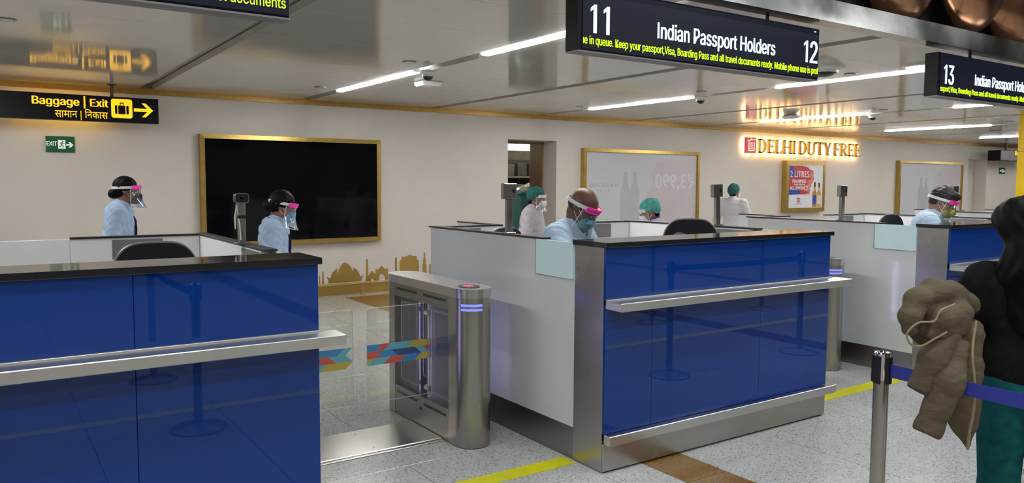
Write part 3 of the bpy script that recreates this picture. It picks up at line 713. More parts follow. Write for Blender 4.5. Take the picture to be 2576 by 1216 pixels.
for k, (nm) in enumerate(('left lane', 'right lane')):
    o = 3.5*k
    gate_cabinet(1.285 + o, ('steel gate cabinet squeezed between the left counter and the lane', 'steel gate cabinet hidden behind the right end of the middle counter')[k], 1, (1.36 + o, 1.772 + o), ('clear gate wing with a colour band, hinged at the left counter', 'clear gate wing hidden behind the middle counter')[k])
    gate_cabinet(2.35 + o, ('steel gate cabinet with a red cross light, beside the middle counter', 'steel gate cabinet right of the middle counter, seen end on')[k], -1, (1.858 + o, 2.278 + o), ('clear gate wing with a colour band, hinged at the cabinet with the red cross', 'clear gate wing in the lane right of the middle counter')[k])
    t = empty('floor_threshold', (1.82 + o, 4.26, 0), ('steel floor plate between the two gate cabinets of the left lane', 'steel floor plate in the lane right of the middle counter')[k], 'floor plate', 'gate floor plates')
    part(B((1.398 + o, 4.06, .0005), (2.237 + o, 4.47, .012), .004), 'plate', 'steel_bright', t)
    part(B((1.398 + o, 4.03, .0005), (2.237 + o, 4.058, .006), .002), 'edge_strip', 'steel', t)
    for x in (1.55, 1.82, 2.09):
        for y in (4.12, 4.40): part(MB().cyl((x + o, y, .012), (x + o, y, .0128), .006, n=10), 'screw', 'plate_grey', t)

# ================================================================== STANCHIONS AND BELTS
def stanchion(x, y, lab, belt=None, btl=None, h=.94, dep=0):
    t = empty('queue_post', (x, y, 0), lab, 'stanchion', 'queue posts with blue belts')
    part(MB().lathe([(.17, 0), (.17, .008), (.16, .014), (.05, .03), (.03, .045), (.03, .05)], (x, y, 0), 36), 'base', 'plate_grey', t)
    part(MB().cyl((x, y, .04), (x, y, h - .01), .0265, n=28), 'tube', 'steel', t)
    part(MB().lathe([(.029, h - .10), (.029, h - .004), (.026, h), (.018, h + .001), (.016, h - .003), (0, h - .003)], (x, y, 0), 28), 'head', 'chrome', t)
    for a in (0, 90, 180, 270):
        c, s = math.cos(math.radians(a)), math.sin(math.radians(a))
        q = MB().box((.026, -.014, h - .115), (.034, .014, h - .012), .003); q.v = [(x + v[0]*c - v[1]*s, y + v[0]*s + v[1]*c, v[2]) for v in q.v]
        part(q, 'belt_slot', 'plastic_black', t)
    if belt:
        bx1, by1 = belt; d = Vector((bx1 - x, by1 - y, 0)); L = d.length; d.normalize(); nrm = Vector((-d.y, d.x, 0))
        vs = []; fs = []; n = 14; z0, z1 = h - .088, h - .04
        for i in range(n + 1):
            u = .034 + (L - .068)*i/n; sag = -.012*math.sin(math.pi*i/n)
            for s_, z in ((-1, z0), (1, z0), (1, z1), (-1, z1)): vs.append(Vector((x, y, z + sag)) + d*u + nrm*.001*s_)
            if i: b = 4*(i-1); fs += [(b + k, b + (k+1) % 4, b + 4 + (k+1) % 4, b + 4 + k) for k in range(4)]
        fs += [(0,1,2,3), tuple(4*n + k for k in range(4))]
        solo(MB().add(vs, fs), 'queue_belt', 'belt_blue', btl, 'belt', 'blue queue belts', smooth=0)
stanchion(2.70, 1.575, 'steel queue post in front of the woman in black', (2.70, -.25), 'blue belt running from the queue post in front of the woman in black')
stanchion(2.70, -.25, 'steel queue post right of the camera, holding the far belt end')
stanchion(1.06, 1.10, 'steel queue post below the frame, mirrored large in the left blue front', (1.04, -.35), 'blue belt below the frame left', h=.92)
stanchion(1.04, -.35, 'steel queue post behind the camera, mirrored small in the left blue front', h=.92)
stanchion(4.54, 1.735, 'steel queue post right of the frame, mirrored large in the middle blue front', (6.20, 1.755), 'blue belt right of the frame, near the counters')
stanchion(6.20, 1.755, 'steel queue post right of the frame, mirrored at the right of the middle blue front')
stanchion(6.13, -.10, 'steel queue post far right, mirrored small in the middle blue front', (7.95, -.05), 'blue belt right of the frame, far from the counters')
stanchion(7.95, -.05, 'steel queue post at the far right, mirrored high in the middle blue front')

# ================================================================== SIGNS
def digits(name, s, m, x0, x1, z0, cap, y, t, sw):      # numerals; the 1 is a plain stem with a flag
    cw = (x1 - x0)/len(s)
    for i, c in enumerate(s):
        a = x0 + cw*i; b = a + cw*.84
        if c == '1':
            q = b - cw*.16
            part(MB().prism([(q - sw, z0), (q, z0), (q, z0 + cap), (q - sw*.75, z0 + cap), (q - cw*.46, z0 + cap*.86), (q - cw*.46, z0 + cap*.74), (q - sw, z0 + cap*.84)], y - .003, y), name, m, t, smooth=0)
        else: text(name, c, m, a, b, z0, cap, y - .0015, t, dup=sw*.3)
def led_sign(x0, left, right, ticker, tspan, lab, dz=0.):
    y = 3.17; x1 = x0 + 1.975; z0, z1 = 2.238 + dz, 2.556 + dz
    t = empty('queue_sign', ((x0+x1)/2, y + .05, z0), lab, 'sign', 'hanging counter number signs')
    part(B((x0 - .03, y + .006, z0 - .004), (x1 + .006, y + .11, z1 + .004), .003), 'housing', 'sign_body', t)
    part(B((x0, y, z0 + .004), (x1, y + .0055, z1)), 'screen', 'sign_screen', t, smooth=0)
    part(B((x0 - .03, y + .004, z0 - .012), (x1 + .006, y + .10, z0 - .0045)), 'bottom_edge', 'plate_grey', t)
    for x in (x0 + .55, x1 - .45): part(MB().cyl((x, y + .06, z1 + .004), (x, y + .06, CZ - .006), .012).cyl((x, y + .06, CZ - .012), (x, y + .06, CZ), .03), 'hanger', 'plastic_black', t)
    W_ = x1 - x0
    if left: digits('number', left, 'led_white', x0 + .030, x0 + (.205 if len(left) == 2 else .11), z0 + .088, .145, y, t, .021)
    digits('number', right, 'led_white', x1 - .175, x1 - .004, z0 + .098, .137, y, t, .018)
    hx = x0 + .525
    part(B((hx, y - .003, z0 + .110), (hx + .012, y, z0 + .195)), 'headline', 'led_white', t, smooth=0)
    text('headline', 'ndian Passport Holders', 'led_white', hx + .027, x1 - .445, z0 + .110, .085, y - .0015, t, dup=.003)
    text('ticker', ticker, 'led_lime', x0 + tspan[0], x0 + tspan[1], z0 + .030, .041, y - .0015, t, bold=.002)
    part(B((x1 - .055, y - .001, z1 - .022), (x1 - .035, y, z1 - .016)), 'indicator', 'led_white', t)
    return t
SX = gy(1466, 122, 3.17).x
led_sign(SX, '11', '12', '\u0131e in queue. Keep your passport,Visa, Boarding Pass and all travel documents ready. Mobile phone use is prol', (.002, 1.97), 'black hanging sign reading 11 Indian Passport Holders 12')
led_sign(SX + 3.5, '13', '14', 'ssport,Visa, Boarding Pass and all travel documents ready. Mobile phone use is prohibited', (.003, 1.97), 'black hanging sign reading 13 Indian Passport Holders at the right edge')
led_sign(SX - 3.5, '9', '10', 'Please maintain the line in queue. Keep your passport,Visa, Boarding Pass and all travel documents', (.003, 1.962), 'black hanging sign cut by the top edge, ending in documents', dz=-.022)
# ---- Baggage | Exit sign
BY = 9.86
a = gy(398, 250, BY); b = gy(398, 312, BY); z0, z1 = b.z, a.z; x1 = a.x; x0 = x1 - 2.1
t = empty('wayfinding_sign', ((x0+x1)/2, BY, z0), 'black hanging sign reading Baggage Exit with a suitcase and arrow', 'sign')
part(B((x0, BY, z0), (x1, BY + .12, z1), .004), 'housing', 'sign_body', t)
pxm = lambda px: gy(px, 280, BY).x
pole_x = pxm(285)
part(MB().cyl((pole_x, BY + .06, z1), (pole_x, BY + .06, CZ), .017).cyl((pole_x, BY + .06, CZ - .008), (pole_x, BY + .06, CZ), .05), 'hanger', 'plastic_black', t)
part(MB().cyl((pole_x - 1.2, BY + .06, z1), (pole_x - 1.2, BY + .06, CZ), .017), 'hanger', 'plastic_black', t)
SH = z1 - z0
text('lettering', 'Baggage | Exit', 'sign_yellow', pxm(82), pxm(272), z0 + SH*.57, SH*.29, BY - .002, t, dup=.008)
text('lettering_hindi', '\u0938\u093e\u092e\u093e\u0928 | \u093f\u0928\u0915\u093e\u0938', 'sign_yellow', pxm(138), pxm(271), z0 + SH*.11, SH*.20, BY - .002, t, bold=.0)
def rrect(x0, x1, z0, z1, r, m=4):
    pts = []
    for (cx, cz, st) in ((x1-r, z1-r, 0), (x0+r, z1-r, 90), (x0+r, z0+r, 180), (x1-r, z0+r, 270)):
        for i in range(m+1): q = math.radians(st + 90*i/m); pts.append((cx + r*math.cos(q), cz + r*math.sin(q)))
    return pts
text('rear_lettering', 'Baggage | Exit', 'sign_rear', pxm(30), pxm(272), z0 + SH*.3, SH*.5, BY + .1225, t, dup=.02, mirror=True)
ic = part(MB().prism(rrect(pxm(280), pxm(333), z0 + SH*.17, z0 + SH*.92, .025), BY - .004, BY), 'suitcase_icon', 'sign_yellow', t, 'yellow square with a black suitcase', smooth=0)
ca, cb_ = pxm(289), pxm(324); cw = cb_ - ca; zc0 = z0 + SH*.32; zc1 = z0 + SH*.67
sc_ = MB().prism(rrect(ca + cw*.24, cb_ - cw*.24, zc0, zc1, .006), BY - .0055, BY - .0042).prism(rrect(ca, ca + cw*.18, zc0, zc1, .012), BY - .0055, BY - .0042).prism(rrect(cb_ - cw*.18, cb_, zc0, zc1, .012), BY - .0055, BY - .0042)
sc_.prism([(ca + cw*.36, zc1 + .002), (ca + cw*.36, zc1 + .03), (ca + cw*.64, zc1 + .03), (ca + cw*.64, zc1 + .002), (ca + cw*.58, zc1 + .002), (ca + cw*.58, zc1 + .02), (ca + cw*.42, zc1 + .02), (ca + cw*.42, zc1 + .002)], BY - .0055, BY - .0042)
part(sc_, 'suitcase_glyph', 'sign_body', t, smooth=0)
def arrow(x0, x1, zc, h, th):      # shaft plus open chevron head pointing right
    m_ = MB().prism([(x0, zc - th/2), (x1 - th*1.2, zc - th/2), (x1 - th*1.2, zc + th/2), (x0, zc + th/2)], -1, 0)
    hx = h*.5; k = th*1.25
    m_.prism([(x1, zc), (x1 - hx, zc + hx), (x1 - hx - k, zc + hx), (x1 - k, zc)], -1, 0); m_.prism([(x1, zc), (x1 - k, zc), (x1 - hx - k, zc - hx), (x1 - hx, zc - hx)], -1, 0)
    return m_
def at_y(mb, y0, y1): mb.v = [(v[0], y0 if v[1] < -.5 else y1, v[2]) for v in mb.v]; return mb
part(at_y(arrow(pxm(337), pxm(385), z0 + SH*.52, SH*.55, SH*.12), BY - .004, BY), 'arrow', 'sign_yellow', t, smooth=0)
# ---- green EXIT sign on the wall
def exit_sign(x0, x1, z0, z1, lab):
    y = WY - .022; w_, h_ = x1 - x0, z1 - z0
    t = empty('exit_sign', ((x0+x1)/2, WY, z0), lab, 'sign', 'green exit signs')
    part(B((x0, y, z0), (x1, WY, z1), .002), 'panel', 'exit_green', t)
    text('lettering', 'EXIT', 'exit_white', x0 + w_*.03, x0 + w_*.38, z0 + h_*.40, h_*.20, y - .001, t, dup=.003, plain=True)
    part(B((x0 + w_*.42, y - .002, z0 + h_*.22), (x0 + w_*.68, y, z0 + h_*.76)), 'doorway_icon', 'exit_white', t, smooth=0)
    cx, cz = x0 + w_*.56, z0 + h_*.5; u = h_
    Q = lambda *p: [(cx + a*u, y - .003, cz + b*u) for a, b in p]
    r = MB().ball((cx + .04*u, y - .003, cz + .185*u), (.04*u, .002, .04*u)).tube(Q((.02,.12),(-.02,-.03)), .03*u, 6, flat=.1).tube(Q((-.02,-.03),(.06,-.1),(.05,-.22)), .022*u, 6, flat=.1).tube(Q((-.02,-.03),(-.08,-.14),(-.17,-.16)), .022*u, 6, flat=.1).tube(Q((.02,.11),(.1,.04),(.15,.07)), .018*u, 6, flat=.1).tube(Q((.02,.11),(-.07,.08),(-.1,0)), .018*u, 6, flat=.1)
    part(r, 'running_figure', 'exit_green', t)
    part(at_y(arrow(x0 + w_*.70, x0 + w_*.96, z0 + h_*.47, h_*.34, h_*.10), y - .002, y), 'arrow', 'exit_white', t, smooth=0)
a, b = gy(114, 342, WY), gy(188, 384, WY); exit_sign(a.x, b.x, b.z, a.z, 'green EXIT sign with running figure at the upper left of the wall')
a, b = gy(2513, 422, WY), gy(2526, 438, WY); exit_sign(a.x, b.x, b.z, a.z, 'small far green exit sign beside the yellow column')
# ---- far hanging sign
a = gy(2518, 378, 9.6); b = gy(2518, 404, 9.6); x0, x1 = a.x, a.x + 2.0
t = empty('wayfinding_sign', (x0 + 1.0, 9.6, b.z), 'far dark hanging sign partly behind the yellow column', 'sign')
part(B((x0 - .02, 9.6, b.z), (x1, 9.9, a.z), .004), 'housing', 'sign_body', t); part(B((x0, 9.59, b.z + .01), (x1, 9.6, a.z - .01)), 'face', 'plate_grey', t)
part(MB().cyl((x0 + .6, 9.75, a.z), (x0 + .6, 9.75, CZ), .03), 'hanger', 'plastic_black', t)
text('lettering', 'Ba', 'sign_yellow', gy(2552, 390, 9.6).x, gy(2561, 390, 9.6).x, (a.z+b.z)/2 + .02, .1, 9.585, t, bold=.01)

# ================================================================== THINGS ON THE WALL
def frame(x0, x1, z0, z1, w_, d, m, t):
    y = WY - d; P4 = [(x0,z0),(x1,z0),(x1,z1),(x0,z1)]; I4 = [(x0+w_,z0+w_),(x1-w_,z0+w_),(x1-w_,z1-w_),(x0+w_,z1-w_)]
    for i in range(4):
        j = (i+1) % 4
        mb = MB().add([(P4[i][0], y + .006, P4[i][1]), (P4[j][0], y + .006, P4[j][1]), (I4[j][0], y, I4[j][1]), (I4[i][0], y, I4[i][1]),
                       (P4[i][0], WY, P4[i][1]), (P4[j][0], WY, P4[j][1]), (I4[j][0], WY, I4[j][1]), (I4[i][0], WY, I4[i][1])],
                      [(0,1,2,3),(4,7,6,5),(0,4,5,1),(3,2,6,7),(0,3,7,4),(1,5,6,2)])
        part(mb, 'frame_bar', m, t, smooth=0)
# big black screen
x0, x1 = gy(498, 337, WY).x, gy(950, 352, WY).x; z1 = 2.135; z0 = .735
t = empty('display_screen', ((x0+x1)/2, WY, z0), 'large black video wall in a gold frame', 'screen')
frame(x0, x1, z0, z1, .055, .10, 'gold_frame', t)
xm, zm = (x0+x1)/2, (z0+z1)/2
for (a, b) in ((x0 + .055, xm - .0003), (xm + .0003, x1 - .055)):
    for (c, d) in ((z0 + .055, zm - .0003), (zm + .0003, z1 - .055)): part(B((a, WY - .085, c), (b, WY - .03, d)), 'screen_panel', 'screen_black', t, smooth=0)
# white light-box panels with a faint advertisement showing through from the other side
def ghost_panel(x0, x1, z0, z1, lab, strong):
    t = empty('advertising_panel', ((x0+x1)/2, WY, z0), lab, 'panel')
    frame(x0, x1, z0, z1, .055, .10, 'gold_frame', t); y = WY - .06
    part(B((x0 + .05, y, z0 + .05), (x1 - .05, WY - .01, z1 - .05)), 'sheet', 'panel_white', t, smooth=0)
    W_, H_ = x1 - x0, z1 - z0; X = lambda u: x0 + W_*u; Z = lambda v: z0 + H_*v
    pk = [(.53,.05),(.50,.25),(.56,.35),(.52,.45),(.58,.6),(.56,.72),(.62,.86),(.7,.9),(.85,.88),(.97,.93),(.97,.05)]
    part(MB().prism([(X(u), Z(v)) for u, v in pk], y - .001, y), 'pink_print', 'ghost_pink', t, smooth=0)
    for i in (0, 1):
        c = .345 + .078*i
        bt = [(c-.042,.04),(c-.042,.50),(c-.028,.57),(c-.016,.62),(c-.015,.74),(c+.015,.74),(c+.016,.62),(c+.028,.57),(c+.042,.50),(c+.042,.04)]
        part(MB().prism([(X(u), Z(v)) for u, v in bt], y - .002 - .0005*i, y - .001), 'bottle_print', 'ghost_grey', t, smooth=0)
    if strong:
        text('price_print', '\u20b93,990', 'ghost_pale', X(.60), X(.955), Z(.55), H_*.125, y - .002, t, dup=.02, mirror=True, plain=True)
        text('label_print', 'LABEL BLACK W'[::1] if 0 else 'W BLACK LABEL', 'ghost_grey', X(.055), X(.285), Z(.565), H_*.030, y - .002, t, mirror=True, plain=True)
        text('label_print', '2 x 1 Litre', 'ghost_grey', X(.12), X(.215), Z(.51), H_*.025, y - .002, t, mirror=True)
a, b = gy(1461, 373, WY), gy(1752, 383, WY)
ghost_panel(a.x, b.x, .66, a.z, 'white gold-framed panel with a mirrored price showing faintly through', True)
a, b = gy(2255, 404, WY), gy(2415, 410, WY)
ghost_panel(a.x, b.x, .66, a.z, 'white gold-framed panel behind the man in a yellow mask', False)
# bottle poster
a, b = gy(1968, 404, WY), gy(2066, 406, WY); x0, x1, z1 = a.x, b.x, a.z; z0 = gy(1966, 534, WY).z
t = empty('poster', ((x0+x1)/2, WY, z0), 'gold-framed poster reading 2 litres maximise your liquor allowance', 'poster')
frame(x0, x1, z0, z1, .085, .12, 'gold_frame', t); y = WY - .108
part(B((x0 + .08, y, z0 + .07), (x1 - .08, WY - .02, z1 - .07)), 'sheet', 'poster_white', t, smooth=0)
X = lambda u: x0 + .085 + (x1 - x0 - .17)*u; Z = lambda v: z0 + .085 + (z1 - z0 - .17)*v
def pr(poly, m, nm, d): part(MB().prism([(X(u), Z(v)) for u, v in poly], y - .001*d, y - .0005), nm, m, t, smooth=0)
pr([(0,.30),(.2,.315),(.61,.31),(.63,.40),(.61,.46),(.66,.50),(.64,.55),(.72,.62),(.74,.70),(.70,.75),(.73,.80),(.70,.87),(.60,.90),(.55,.95),(.35,.985),(0,.98)], 'print_red', 'brush_stroke', 1)
pr([(.45,.31),(.61,.31),(.63,.40),(.61,.46),(.66,.50),(.64,.55),(.72,.62),(.74,.70),(.70,.75),(.73,.80),(.70,.87),(.60,.88),(.62,.78),(.55,.74),(.66,.68),(.50,.62),(.60,.56),(.42,.52),(.56,.46),(.40,.42),(.58,.36)], 'print_salmon', 'brush_stroke', 2)
pr([(0,.30),(.32,.315),(.34,.40),(.2,.44),(0,.42)], 'print_blue', 'brush_stroke', 2); pr([(0,.70),(.12,.72),(.3,.85),(.10,.87),(.12,.98),(0,.98)], 'print_blue', 'brush_stroke', 2)
for s_, v, h_, u0, u1 in (('2 LITRES', .715, .105, .035, .58), ('MAXIMISE', .58, .06, .10, .50), ('YOUR LIQUOR', .525, .028, .14, .46), ('ALLOWANCE', .425, .062, .03, .555)):
    text('lettering', s_, 'print_white', X(u0), X(u1), Z(v), (z1 - z0 - .17)*h_, y - .004, t, dup=.004, plain=True)
for i, (c, body, lab_) in enumerate(((.765, 'print_amber', 'print_blue'), (.895, 'print_gold', 'print_cream'))):
    dv = .0 if i == 0 else -.012
    pr([(c-.06,.015),(c-.06,.36),(c-.022,.41+dv),(c-.02,.49+dv),(c+.02,.49+dv),(c+.022,.41+dv),(c+.06,.36),(c+.06,.015)], body, 'bottle_print', 2 + i)
    pr([(c-.058,.08),(c-.058,.29),(c+.058,.29),(c+.058,.08)], lab_, 'bottle_label', 4); pr([(c-.022,.49+dv),(c-.024,.60+dv),(c+.024,.60+dv),(c+.022,.49+dv)], 'print_dark', 'bottle_cap', 4)
pr([(.25,.14),(.25,.235),(.34,.235),(.34,.14)], 'print_red', 'logo_mark', 2)
for k in range(3): pr([(.27+.022*k,.155),(.27+.022*k,.22),(.278+.022*k,.22),(.278+.022*k,.155)], 'print_white', 'logo_line', 3)
text('lettering', 'DELHI', 'print_grey', X(.25), X(.34), Z(.108), .014, y - .003, t); text('lettering', 'DUTY FREE', 'print_grey', X(.2), X(.39), Z(.08), .02, y - .003, t)
# ---- DELHI DUTY FREE back-lit letters
def glyph(ch):
    """serif capital in a unit-high box; list of polygons and the advance"""
    P = []; S, T, F = .17, .055, .05      # stem, thin stroke, serif
    def st(x): P.append([(x,0),(x+S,0),(x+S,1),(x,1)])
    def sf(x, z): z = z - (.03 if z > .5 else 0); P.append([(x-F,z),(x+S+F,z),(x+S+F,z+.08),(x-F,z+.08)])
    def arc(cx, cz, rx, rz, a0, a1, tw, tn, n=12):
        o_, i_ = [], []
        for k in range(n+1):
            a = math.radians(a0 + (a1-a0)*k/n); th = tn + (tw-tn)*abs(math.cos(a))
            o_.append((cx + rx*math.cos(a), cz + rz*math.sin(a))); i_.append((cx + (rx-th)*math.cos(a), cz + (rz-tn)*math.sin(a)))
        for k in range(n): P.append([o_[k], o_[k+1], i_[k+1], i_[k]])
    if ch in 'DEFLHIR': st(.06); sf(.06, 0); sf(.06, .95)
    if ch == 'D': P.append([(.06,.91),(.35,.91),(.35,1),(.06,1)]); P.append([(.06,0),(.35,0),(.35,.09),(.06,.09)]); arc(.33, .5, .42, .5, -90, 90, .17, .09); return P, .84
    if ch in 'EF':
        P.append([(.2,.90),(.60,.90),(.60,1),(.2,1)]); P.append([(.55,.80),(.60,.80),(.60,.96),(.57,.96)]); P.append([(.2,.46),(.50,.46),(.50,.56),(.2,.56)]); P.append([(.46,.42),(.50,.42),(.50,.62),(.46,.62)])
        if ch == 'E': P.append([(.2,0),(.62,0),(.62,.10),(.2,.10)]); P.append([(.58,.04),(.61,.04),(.65,.22),(.61,.22)])
        return P, .70 if ch == 'E' else .66
    if ch == 'L': P.append([(.2,0),(.60,0),(.60,.10),(.2,.10)]); P.append([(.55,.04),(.60,.04),(.64,.24),(.60,.24)]); return P, .68
    if ch == 'H': st(.62); sf(.62, 0); sf(.62, .95); P.append([(.2,.45),(.65,.45),(.65,.55),(.2,.55)]); return P, .90
    if ch == 'I': return P, .34
    if ch == 'U': P.append([(.06,.32),(.06+S,.32),(.06+S,1),(.06,1)]); sf(.06, .95); P.append([(.61,.32),(.70,.32),(.70,1),(.61,1)]); P.append([(.56,.95),(.78,.95),(.78,1),(.56,1)]); arc(.38, .32, .32, .33, 180, 360, .11, .07); return P, .82
    if ch == 'T': st(.30); sf(.30, 0); P.append([(.02,.90),(.75,.90),(.75,1),(.02,1)]); P.append([(.02,.80),(.06,.80),(.08,.96),(.02,.96)]); P.append([(.71,.80),(.75,.80),(.75,.96),(.69,.96)]); return P, .78
    if ch == 'Y': P.append([(.29,0),(.29+S,0),(.29+S,.5),(.29,.5)]); sf(.29, 0); P.append([(.29,.48),(.46,.45),(.20,1),(.02,1)]); P.append([(.40,.42),(.46,.45),(.72,1),(.65,1)]); P.append([(-.03,.95),(.26,.95),(.26,1),(-.03,1)]); P.append([(.55,.95),(.80,.95),(.80,1),(.55,1)]); return P, .78
    if ch == 'R': P.append([(.2,.91),(.36,.91),(.36,1),(.2,1)]); P.append([(.2,.47),(.36,.47),(.36,.56),(.2,.56)]); arc(.36, .735, .28, .265, -90, 90, .15, .09); P.append([(.28,.48),(.46,.48),(.80,.0),(.60,.0)]); return P, .80
    return P, .3
la, lb = gy(1862, 345, WY), gy(1862, 387, WY); z0, z1 = 2.165, 2.44
t = empty('shop_sign', (gy(2005, 370, WY).x, WY, z0), 'back-lit gold letters reading DELHI DUTY FREE with a red logo', 'sign')
lx0, lx1 = gy(1866, 365, WY).x, gy(1892, 365, WY).x
LD = .10        # letters stand this far off the wall
def on_wall(polys, x0, sx, z0, sz, ya, yb):
    m_ = MB()
    for p_ in polys: m_.prism([(x0 + u*sx, z0 + v*sz) for u, v in p_], ya, yb)
    return m_
lg = part(B((lx0, WY - LD, z0 - .01), (lx1, WY - .06, z1 + .02), .003), 'logo_box', 'logo_red', t, 'red logo box')
part(B((lx0 + .02, WY - .06, z0 + .01), (lx1 - .02, WY - .057, z1)), 'logo_backlight', 'halo_led', t, smooth=0)
LW, LH = lx1 - lx0, z1 - z0 + .03
gl = [[(.12,.76),(.9,.86),(.9,.90),(.45,.87),(.12,.80)], [(.45,.80),(.52,.98),(.60,.80),(.56,.80),(.52,.9),(.49,.80)], [(.25,.14),(.31,.14),(.31,.76),(.25,.76)], [(.78,.14),(.83,.14),(.83,.72),(.78,.72)], [(.31,.14),(.78,.14),(.78,.19),(.31,.19)]]
for r_ in range(4):
    for c_ in range(3):
        u, v = .37 + .13*c_, .24 + .12*r_; gl.append([(u,v),(u+.08,v),(u+.08,v+.03),(u+.03,v+.03),(u+.03,v+.08),(u,v+.08)])
part(on_wall(gl, lx0, LW, z0 - .01, LH, WY - LD - .006, WY - LD + .001), 'logo_glyph', 'logo_cream', t, smooth=0)
s_ = 'DELHI DUTY FREE'; adv = [.24 if c == ' ' else glyph(c)[1] for c in s_]
X0, X1 = gy(1897, 370, WY).x, gy(2156, 380, WY).x; k = (X1 - X0)/sum(adv); x = X0
for c, ad in zip(s_, adv):
    if c != ' ':
        pl_ = glyph(c)[0]
        part(on_wall(pl_, x, k, z0, z1 - z0, WY - LD, WY - .06), 'letter', 'letter_gold', t, smooth=0)
        for u, v in (((.38, .2), (.38, .8)) if c == 'T' else ((.38, .2),) if c == 'Y' else ((.15, .5), (.15, .8))):
            pz = z0 + v*(z1 - z0); part(MB().cyl((x + u*k, WY - .058, pz), (x + u*k, WY, pz), .008, n=8), 'standoff_pin', 'plate_grey', t)
        part(on_wall(pl_, x, k, z0, z1 - z0, WY - .06, WY - .057), 'letter_backlight', 'halo_led', t, smooth=0)
    x += ad*k

# ================================================================== SKYLINE, RAIL
t = empty('skyline_mural', (5.0, WY, .14), 'gold cut-out city skyline along the foot of the wall', 'mural')
def cut(pts, nm, hole=None):
    q = [gy(760 + a/4.864, 600 + b/4.864, WY) for a, b in pts]
    part(MB().prism([(v.x, max(v.z, .145)) for v in q], WY - .008, WY - .0005), nm, 'gold', t, smooth=0)
lot = [(330,550),(318,540),(325,520),(300,475),(345,490),(360,440),(385,400),(425,370),(432,440),(455,370),(490,310),(525,295),(560,310),(600,360),(625,420),(630,360),(670,385),(700,440),(715,470),(750,450),(735,480),(722,520)]
cut(lot, 'lotus_dome')
cut([(148,500),(188,500),(190,560),(148,563)], 'low_block'); cut([(208,562),(210,455),(216,455),(220,562)], 'minaret'); cut([(244,560),(248,405),(258,405),(266,558)], 'minaret')
cut([(778,525),(786,262),(793,250),(802,262),(812,520)], 'obelisk')
cut([(812,520),(812,480),(822,440),(855,398),(892,440),(896,480),(896,515),(880,515),(868,492),(855,488),(842,500),(838,520)], 'domed_tomb')
cut([(898,515),(900,368),(908,380),(930,378),(972,338),(1010,375),(1036,372),(1040,360),(1048,370),(1052,500),(1014,507),(1012,460),(975,428),(945,450),(940,512)], 'arched_gate')
cut([(1138,500),(1138,245),(1148,232),(1158,245),(1162,500)], 'obelisk')
cut([(1195,500),(1195,320),(1190,280),(1215,262),(1215,225),(1262,225),(1312,200),(1360,215),(1398,215),(1400,258),(1422,265),(1428,330),(1428,500)], 'war_memorial')
cut([(1475,500),(1475,325),(1484,300),(1482,250),(1490,230),(1488,172),(1502,172),(1504,230),(1510,255),(1508,300),(1520,330),(1520,500)], 'tall_minaret')
cut([(1556,500),(1556,320),(1620,290),(1680,320),(1680,500)], 'domed_block')
rp = gz(912, 741); ry = rp.y; rz = gy(912, 713, ry).z
t = empty('bumper_rail', (5.0, ry, 0), 'low gold rail on posts along the foot of the wall', 'rail')
part(MB().cyl((XL + .1, ry, rz), (D1[0] - .1, ry, rz), .019, n=14), 'rail', 'gold', t)
for x in np.arange(rp.x - 1.9*5, D1[0] - .2, 1.9):
    if x > XL + .2:
        pst = part(MB().cyl((x, ry, 0), (x, ry, rz), .012), 'post', 'gold', t)
        part(MB().lathe([(.045, 0), (.045, .004), (.02, .008), (.012, .01)], (x, ry, 0), 18), 'post_foot', 'gold', t)
